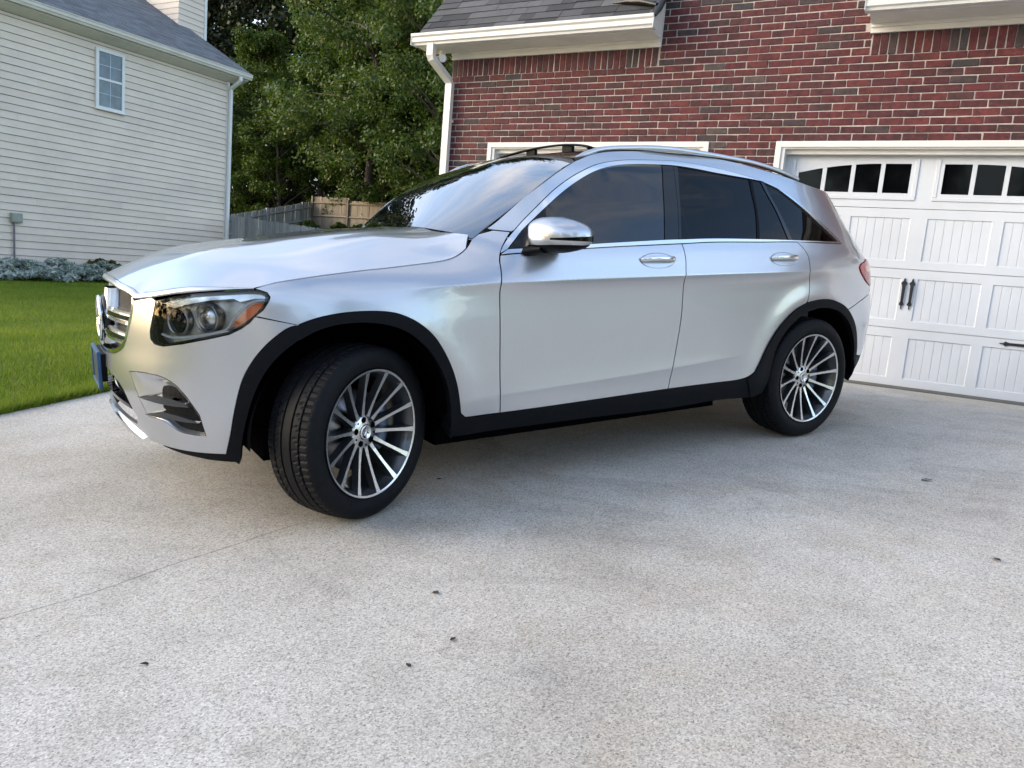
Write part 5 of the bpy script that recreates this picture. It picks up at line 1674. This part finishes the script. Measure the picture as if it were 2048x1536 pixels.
for i, sg in enumerate((1, -1)):
    mb = MB()
    mb.tube([(p.x, sg*p.y, p.z) for p in [SP(*q)-snormal(*q)*.014 for q in cr(TR['drl'], .02)]], .0055, 8)
    mb.build('light_guide', M['plate_white'], hs[i])
    for sc_, zz, rr in ((.665, .845, .046), (.545, .862, .048)):
        c = SP(sc_, zz)-snormal(sc_, zz)*.047
        ax = Vector((.80, .52, .02)).normalized(); ax = Vector((ax.x, sg*ax.y, ax.z))
        q = ax.to_track_quat('Y', 'Z').to_matrix().to_4x4()
        for nm, prof, mat in (('lamp_bezel', [(rr*1.22, -.02), (rr*1.24, .012), (rr*1.1, .016), (rr, .006), (rr*.98, -.02)], M['bezel']),
                              ('lamp_projector', [(0.0001, .022), (rr*.4, .020), (rr*.75, .013), (rr*.98, .0), (rr*.98, -.02)], M['reflector' if nm_ else 'dark_glass'] if (nm_ := (sc_ < .6)) in (True, False) else None)):
            mb = MB(); mb.lathe(prof, 28)
            Mx = Matrix.Translation((c.x, sg*c.y, c.z)) @ q
            mb.v = [tuple(Mx @ Vector(v)) for v in mb.v]
            mb.build(nm, mat, hs[i])

# ------------------------------------------------------------------ mirrors, handles
def mirror(sg):
    root_mb = MB()
    # housing: rounded box, flat glass at the back
    C = Vector((-.935, .985, 1.190)); hx, hy, hz = .112, .122, .074
    nu, nv = 28, 18; vs = []
    def sup(c, e): return (abs(c)**e)*(1 if c >= 0 else -1)
    for j in range(nv+1):
        v = -pi/2+pi*j/nv
        for i in range(nu):
            u = 2*pi*i/nu
            x = sup(cos(v), .66)*sup(cos(u), .8); y = sup(cos(v), .66)*sup(sin(u), .7); z = sup(sin(v), .8)
            if x < -.55: x = -.55-(x+.55)*.02
            xx = x*hx*(1.15 if x > 0 else 1); zz = z*hz*(1-.10*max(0, x))*(1-.22*max(0, -x))*(1-.16*max(0, y))
            yy = y*hy; 
            vs.append((C.x+xx+.06*y*-.55, sg*(C.y+yy), C.z+zz+.012*(1-y)*(z > 0)))
    fs = []
    for j in range(nv):
        for i in range(nu): fs.append((j*nu+i, j*nu+(i+1) % nu, (j+1)*nu+(i+1) % nu, (j+1)*nu+i))
    up, lo = [], []
    for q in fs:
        zc = sum(vs[i][2] for i in q)/4; xc = sum(vs[i][0] for i in q)/4
        (lo if zc < C.z-.034 or False else up).append(q)
    a = MB(); a.add(vs, up, 0, True); shell = a.build('side_mirror', M['paint'], car)
    a = MB(); a.add(vs, lo, 0, True); a.build('mirror_base', M['plastic'], shell)
    a = MB(); a.tube([(-.83, sg*.875, 1.118), (-.845, sg*.91, 1.128), (-.86, sg*.96, 1.135)], [.055, .045, .04], 12, flat=(1, .5)); a.build('mirror_arm', M['plastic'], shell)
    a = MB()
    gxm = C.x-hx*.57
    a.box((gxm-.003, sg*C.y-.080, C.z-.040), (gxm+.002, sg*C.y+.075, C.z+.035), bev=.002); a.build('mirror_glass', M['chrome'], shell)
    # indicator strip wrapped on the housing
    a = MB(); pts = []
    rows = []
    for k in range(15):
        u = radians(18+100*k/14)
        x = sup(cos(u), .75); y = sup(sin(u), .62)
        if x < -.5: continue
        th = .004+.010*(k/14)**1.5
        xx = x*hx*(1.15 if x > 0 else 1)+.06*y*-.55
        o_ = Vector((x*.6, y, 0)).normalized()*.0025
        rows.append(((C.x+xx+o_.x, sg*(C.y+y*hy+o_.y), C.z-.012+th*1.3), (C.x+xx+o_.x, sg*(C.y+y*hy+o_.y), C.z-.012-th*.7)))
    a.add([p for r_ in rows for p in r_], [(2*k, 2*k+1, 2*k+3, 2*k+2) for k in range(len(rows)-1)], 0, True)
    a.build('indicator_strip', M['dark_glass'], shell)
for sg in (1, -1): mirror(sg)
def handle(doors, sc_, zc, rx, rz):
    for i, sg in enumerate((1, -1)):
        # dished cup
        mb = MB(); n, m_ = 28, 6; vs = []
        for j in range(m_+1):
            t = 1-j/m_
            for k in range(n):
                a = 2*pi*k/n; s, z = sc_+rx*t*cos(a), zc+rz*t*sin(a)
                p = SP(s, z)+snormal(s, z)*(.0015-.0)
                d = .0018-.028*(1-t*t)**1.5
                p = SP(s, z)+snormal(s, z)*d; vs.append((p.x, sg*p.y, p.z))
        fs = [(j*n+k, j*n+(k+1) % n, (j+1)*n+(k+1) % n, (j+1)*n+k) for j in range(m_) for k in range(n)]
        mb.add(vs, fs, 0, True); cup = mb.build('handle_cup', M['paint'], doors[i])
        mb = MB(); pts = []
        for k in range(13):
            t = k/12; s = sc_+rx*.98-2*rx*.98*t
            p = SP(s, zc+.004)+snormal(s, zc)*(.004+.024*sin(pi*t)**.5); pts.append((p.x, sg*p.y, p.z))
        mb.tube(pts, [.008]+[.0125]*11+[.009], 10, flat=(.65, 1.15)); mb.build('door_handle', M['satin_chrome'], doors[i])
handle(fdoor, -1.569, 1.080, .116, .038)
handle(rdoor, -2.613, 1.087, .135, .038)

# ------------------------------------------------------------------ wheels
def tyre_mesh():
    R, nA = .3687, 300
    prof = [(.262, -.100), (.268, -.108), (.285, -.120), (.305, -.1265), (.325, -.1265), (.342, -.121), (.353, -.113), (.3595, -.106)]
    g = [-.098, -.072, -.063, -.031, -.022, .022, .031, .063, .072, .098]
    tr = []
    for k, y in enumerate(g):
        crown = R-.0065*(y/.1)**2
        tr.append((crown, y, 'e' if k in (0, 9) else 't'))
    full = [(r, y, 's') for r, y in prof]
    lastk = None
    seq = [(-.100, 0), (-.086, 0), (-.072, 0), (-.0705, 1), (-.0635, 1), (-.062, 0), (-.046, 0), (-.030, 0), (-.0285, 1), (-.0215, 1), (-.020, 0), (0, 0), (.020, 0), (.0215, 1), (.0285, 1), (.030, 0), (.046, 0), (.062, 0), (.0635, 1), (.0705, 1), (.072, 0), (.086, 0), (.100, 0)]
    for y, gr in seq: full.append((R-.0065*(abs(y)/.1)**2.2-(.0075 if gr else 0), y, 'g' if gr else ('o' if abs(y) > .071 else 'm')))
    full += [(r, -y, 's') for r, y in prof[::-1]]
    n = len(full); vs = []
    for k in range(nA):
        a = 2*pi*k/nA; ph = k % 4
        for r, y, t in full:
            rr_ = r
            if t == 'o' and ph == 0: rr_ -= .0048
            if t == 'm' and abs(y) > .031 and (k+int(abs(y)*160)) % 6 == 0: rr_ -= .004
            vs.append((rr_*cos(a), y, rr_*sin(a)))
    fs = [(k*n+j, k*n+j+1, ((k+1) % nA)*n+j+1, ((k+1) % nA)*n+j) for k in range(nA) for j in range(n-1)]
    mb = MB(); mb.add(vs, fs, 0, False)
    for i, q in enumerate(mb.f):
        j = q[0] % n
        mb.sm[i] = full[j][2] == 's' and full[min(j+1, n-1)][2] == 's'
    me = mb.mesh('tyre'); me.materials.append(M['rubber']); return me
def rim_meshes():
    mb = MB()
    mb.lathe([(.262, .100), (.271, .110), (.2725, .117), (.2705, .1195)], 96, mi=0)
    mb.lathe([(.2705, .1195), (.2645, .1185), (.2615, .1165)], 96, mi=1)
    mb.lathe([(.2615, .1165), (.2585, .109), (.252, .100), (.238, .055), (.232, .0), (.240, -.07), (.262, -.105)], 96, mi=0)
    rim = mb.mesh('wheel'); rim.materials.append(M['rim_dark']); rim.materials.append(M['rim_face'])
    # one spoke: bright machined face, dark flanks
    mb = MB(); st = []
    for t in [0, .08, .2, .4, .6, .8, .92, 1.]:
        r = .058+(.2605-.058)*t
        y = .066+.050*t**1.35
        w = .0165-.006*sin(pi*min(1, t*1.15))*.75+(.004*(1-t)**3)+(.006*max(0, t-.85)/.15)
        dp = .040-.012*t
        st.append((r, y, w/2, dp))
    vs = []
    for r, y, w, dp in st:
        vs += [(-w, y, r), (w, y, r), (w*1.05, y-.004, r), (w*1.9, y-dp, r), (-w*1.9, y-dp, r), (-w*1.05, y-.004, r)]
    for k in range(len(st)-1):
        b = k*6
        for i in range(6):
            mb.add([vs[b+i], vs[b+(i+1) % 6], vs[b+6+(i+1) % 6], vs[b+6+i]], [(0, 1, 2, 3)], 1 if i == 0 else 0)
    spoke = mb.mesh('spoke'); spoke.materials.append(M['rim_dark']); spoke.materials.append(M['rim_face'])
    mb = MB(); n = 70
    # hub face with five bolt pockets
    mb.lathe([(.034, .070), (.040, .0685), (.066, .0675), (.072, .062), (.072, .02)], 60, mi=1)
    hub = mb.mesh('hub'); hub.materials.append(M['rim_dark']); hub.materials.append(M['rim_face'])
    mb = MB()
    for k in range(5):
        a = 2*pi*k/5+.3; cx_, cz_ = .053*cos(a), .053*sin(a)
        mb2 = MB(); mb2.lathe([(.0001, .0700), (.0110, .0702), (.0132, .0696), (.0132, .06)], 16)
        mb.add([(v[0]+cx_, v[1], v[2]+cz_) for v in mb2.v], mb2.f, 0, True)
        a += pi/5; cx_, cz_ = .057*cos(a), .057*sin(a)
        mb2 = MB(); mb2.lathe([(.0001, .0692), (.0045, .0690), (.0045, .06)], 10)
        mb.add([(v[0]+cx_, v[1], v[2]+cz_) for v in mb2.v], mb2.f, 0, True)
    bolts = mb.mesh('bolt_pockets'); bolts.materials.append(M['void'])
    mb = MB(); mb.lathe([(.0001, .0765), (.024, .0765), (.0255, .0785), (.030, .0785), (.0325, .0755), (.0335, .066)], 36)
    for k in range(3):
        a = radians(90+120*k); ux, uz = cos(a), sin(a); vx, vz = -uz, ux
        mb.add([(0, .0795, 0), (.006*vx, .0768, .006*vz), (.023*ux, .0775, .023*uz), (-.006*vx, .0768, -.006*vz)], [(0, 1, 2), (0, 2, 3)])
    cap = mb.mesh('centre_cap'); cap.materials.append(M['satin_chrome'])
    mb = MB(); mb.lathe([(.05, -.02), (.05, .012), (.085, .012), (.172, .004), (.174, -.016), (.085, -.02)], 60)
    disc = mb.mesh('brake_disc'); disc.materials.append(M['disc'])
    mb = MB()
    for k in range(9):
        pass
    arc = [(.158*cos(a), .158*sin(a)) for a in [radians(150+70*k/10) for k in range(11)]]
    mb.tube([(x, .010, z) for x, z in arc], [.024]+[.034]*9+[.024], 8, flat=(1., 1.1))
    cal = mb.mesh('brake_caliper'); cal.materials.append(M['caliper'])
    return rim, spoke, hub, bolts, cap, disc, cal
TY = tyre_mesh(); RIM = rim_meshes()
STEER = .4517
for (x, y, st, spin) in ((0, .81, STEER, .10), (0, -.81, STEER, 1.3), (-2.873, .81, 0, .33), (-2.873, -.81, 0, .7)):
    w = link('wheel', RIM[0], None, car)
    flip = pi if y < 0 else 0
    w.matrix_local = Matrix.Translation((x, y, .3687)) @ Matrix.Rotation(st+flip, 4, 'Z') @ Matrix.Rotation(spin, 4, 'Y')
    link('tyre', TY, None, w)
    for k in range(14):
        s = link('spoke', RIM[1], None, w); s.rotation_euler = (0, 2*pi*k/14, 0)
    for m_ in RIM[2:6]: link(m_.name.split('.')[0], m_, None, w)
    c = link('brake_caliper', RIM[6], None, w); c.rotation_euler = (0, -spin, 0)

# ------------------------------------------------------------------ underside, wheel housings, cabin
mb = MB()
def shell(s0, s1, z0, z1, ns, nz, d):
    vs = []; 
    for j in range(nz+1):
        for i in range(ns+1):
            s, z = s0+(s1-s0)*i/ns, z0+(z1-z0)*j/nz
            p = SP(s, z)-snormal(s, z)*d; vs.append(p)
    out = []
    for j in range(nz):
        for i in range(ns):
            q = (j*(ns+1)+i, j*(ns+1)+i+1, (j+1)*(ns+1)+i+1, (j+1)*(ns+1)+i)
            cxx = sum(vs[k].x for k in q)/4; czz = sum(vs[k].z for k in q)/4
            if min(hypot(cxx, czz-.37), hypot(cxx+2.9, czz-.37)) < .50: continue
            if cxx > .3 or (cxx > -.75 and czz > .94): continue
            out.append(q)
    for sg in (1, -1): mb.add([(p.x, sg*p.y, p.z) for p in vs], out)
shell(.9, -4.09, .32, 1.10, 90, 20, .03)
mb.box((-3.55, -.60, .26), (-3.30, .60, .34)); mb.box((-2.40, -.86, .29), (-.46, .86, .33)); mb.box((-3.4, -.50, .19), (.30, .50, .34)); mb.box((-2.38, -.62, .188), (-.48, .62, .33)); mb.box((.38, -.5, .30), (.60, .5, .36))
mb.box((.50, -.55, .34), (.56, .55, .88))
mb.build('underbody', M['void'], car)
for x0 in (0, -2.89):
    for sg in (1, -1):
        mb = MB(); n = 24; vs = []
        for k in range(n+1):
            a = radians(-3+186*k/n)
            for yy in (.52, .895): vs.append((x0+.445*cos(a), sg*yy, .375+.445*sin(a)))
        mb.add(vs, [(2*k, 2*k+1, 2*k+3, 2*k+2) for k in range(n)], 0, True)
        # inner wall
        inner = [(x0+.445*cos(radians(-3+186*k/n)), sg*.52, .375+.445*sin(radians(-3+186*k/n))) for k in range(n+1)]
        mb.add(inner, [tuple(range(n+1))]); mb.build('wheel_housing', M['void'], car)
# seats, dash, wheel, mirror
def seat(x, y):
    def rbox(mb, cx, cy, cz, sx, sy, sz, tilt):
        b = bmesh.new(); bmesh.ops.create_cube(b, size=1)
        for v in b.verts: v.co = Vector((v.co.x*sx, v.co.y*sy, v.co.z*sz))
        bmesh.ops.bevel(b, geom=list(b.edges), offset=min(sx, sy, sz)*.38, segments=3, affect='EDGES', profile=.6)
        Mx = Matrix.Translation((cx, cy, cz)) @ Matrix.Rotation(tilt, 4, 'Y'); b.verts.index_update()
        mb.add([tuple(Mx @ v.co) for v in b.verts], [[v.index for v in f_.verts] for f_ in b.faces], 0, True); b.free()
    mb = MB(); rbox(mb, x, y, .70, .50, .50, .16, -.1); s = mb.build('seat', M['leather'], car)
    mb = MB(); rbox(mb, x-.30, y, 1.02, .15, .48, .62, -.28); mb.build('backrest', M['leather'], s)
    mb = MB(); rbox(mb, x-.42, y, 1.42, .10, .26, .18, -.2); mb.tube([(x-.40, y-.06, 1.25), (x-.41, y-.06, 1.40)], .008, 6); mb.tube([(x-.40, y+.06, 1.25), (x-.41, y+.06, 1.40)], .008, 6); mb.build('headrest', M['leather'], s)
seat(-1.45, .38); seat(-1.45, -.38); seat(-2.35, .38); seat(-2.35, -.38)
mb = MB(); mb.prism([(-.60, .75), (-.66, 1.10), (-.95, 1.12), (-1.08, 1.05), (-1.10, .85), (-1.0, .6)], 'y', -.70, .70); mb.build('dashboard', M['cabin'], car)
mb = MB(); tor = []
for k in range(33):
    a = 2*pi*k/32; tor.append((-1.17+.06*sin(a), .38+.185*cos(a), 1.02+.175*sin(a)))
mb.tube(tor, .014, 8, cap=False); mb.tube([(-1.17, .38, 1.02), (-1.05, .38, .98)], [.06, .04], 12)
for k in (0, 16, 24): mb.tube([(-1.17, .38, 1.02), tor[k]], .013, 6)
mb.build('steering_wheel', M['cabin'], car)
mb = MB(); mb.box((-1.10, -.12, 1.42), (-1.07, .12, 1.49), bev=.01); mb.tube([(-1.09, 0, 1.48), (-1.13, 0, 1.56)], .012, 6); mb.build('rear_view_mirror', M['cabin'], car)
mb = MB(); mb.box((-3.3, -.72, .34), (-.55, .72, .55)); mb.box((-3.42, -.70, .55), (-3.35, .70, 1.15)); mb.build('cabin_floor', M['cabin'], car)
for sg in (1, -1):
    mb = MB(); n = 16; vs = []
    for i in range(n+1):
        x = -.75-2.2*i/n
        for z in (.5, 1.12): vs.append((x, sg*(Y(x, z)-.10), z))
    mb.add(vs, [(2*i, 2*i+1, 2*i+3, 2*i+2) for i in range(n)]); mb.build('door_lining', M['cabin'], car)
def rin(x, y): return rf_(x, y)-Vector((0, 0, .03))
panel('headlining', inset(rfull, .02), M['cabin'], f=rin, nf=lambda x, y: -rn_(x, y), mirror=False, gap=0, flange=0, holes=[opening], grid=(.15, .15))
# ------------------------------------------------------------------ litter on the drive
mb0 = MB(); mb0.add([(-.012, -.005, .001), (0, -.009, .004), (.014, -.003, .002), (.016, .004, .003), (.002, .009, .005), (-.011, .005, .002)], [(0, 1, 2, 3, 4, 5)])
lm = mb0.mesh('dry_leaf')
M['debris'] = simple('debris', (.03, .026, .022), .8)
spots = [(-1.327, 2.064, 'dark bit of leaf litter below the front tyre'), (-1.11, 1.842, 'tiny curled leaf on the open concrete, middle'), (-1.139, 1.662, 'tiny leaf scrap nearest the camera'), (-1.77, 1.294, 'leaf scrap at the lower left of the drive'),
         (.355, 3.414, 'black oval leaf at the right edge of the drive'), (.103, 4.385, 'flat dark leaf in front of the garage door'), (-1.992, 3.067, 'dark leaf in the joint beside the front wheel')]
for i, (x, y, lb) in enumerate(spots):
    o = link('dry_leaf', lm, M['debris']); o.location = (x, y, g_drive(x, y)+.003); o.rotation_euler = (rnd.uniform(-.2, .2), rnd.uniform(-.2, .2), i*1.3)
    s = (1, .8, .8, .8, 1.6, 1.9, 1.5)[i]; o.scale = (s, s, s); tag(o, lb, 'leaf', 'leaf litter on the drive')

# ------------------------------------------------------------------ across the street behind the camera (seen only as reflections)
for i, (x, y, s, k) in enumerate(((-34, -16, 1.2, 'mid'), (-27, -26, 1.3, 'mid'), (-19, -30, 1.25, 'dark'), (-11, -33, 1.3, 'mid'), (-3, -31, .9, 'dark'), (6, -33, 1.3, 'mid'), (22, -27, 1.2, 'mid'), (30, -18, 1.3, 'mid'), (33, -5, 1.2, 'dark'), (34, 8, 1.2, 'mid'))):
    z = g_far(x, y)
    root = empty('street_tree', (x, y, z), i*1.7); root.scale = (s, s, s*.85); tag(root, 'tree across the street mirrored in the side of the car', 'tree', 'trees across the street')
    t, c = tree_kinds[k]; link('trunk', t, M['bark'], root); link('crown', c, None, root)
nb = empty('neighbour_house', (14, -14, -.9)); tag(nb, 'house across the street mirrored in the side windows of the car', 'house')
NI = Matrix.Translation(nb.location).inverted()
def npart(mb, name, mat):
    o = mb.build(name, mat, nb); o.matrix_parent_inverse = NI; return o
mb = MB(); mb.box((9, -22, -1.5), (19, -13, 4.6)); npart(mb, 'wall', M['siding'])
mb = MB(); mb.prism([(-22.6, 4.5), (-12.4, 4.5), (-17.5, 8.2)], 'x', 8.5, 19.5); npart(mb, 'roof', M['shingle'])
for x in (10.5, 13, 15.5):
    mb = MB(); mb.box((x, -13.02, 1.6), (x+1.2, -12.96, 3.3)); npart(mb, 'window', M['house_white'])
    mb = MB(); mb.box((x+.1, -12.97, 1.7), (x+1.1, -12.94, 3.2)); npart(mb, 'pane', M['win_glass'])
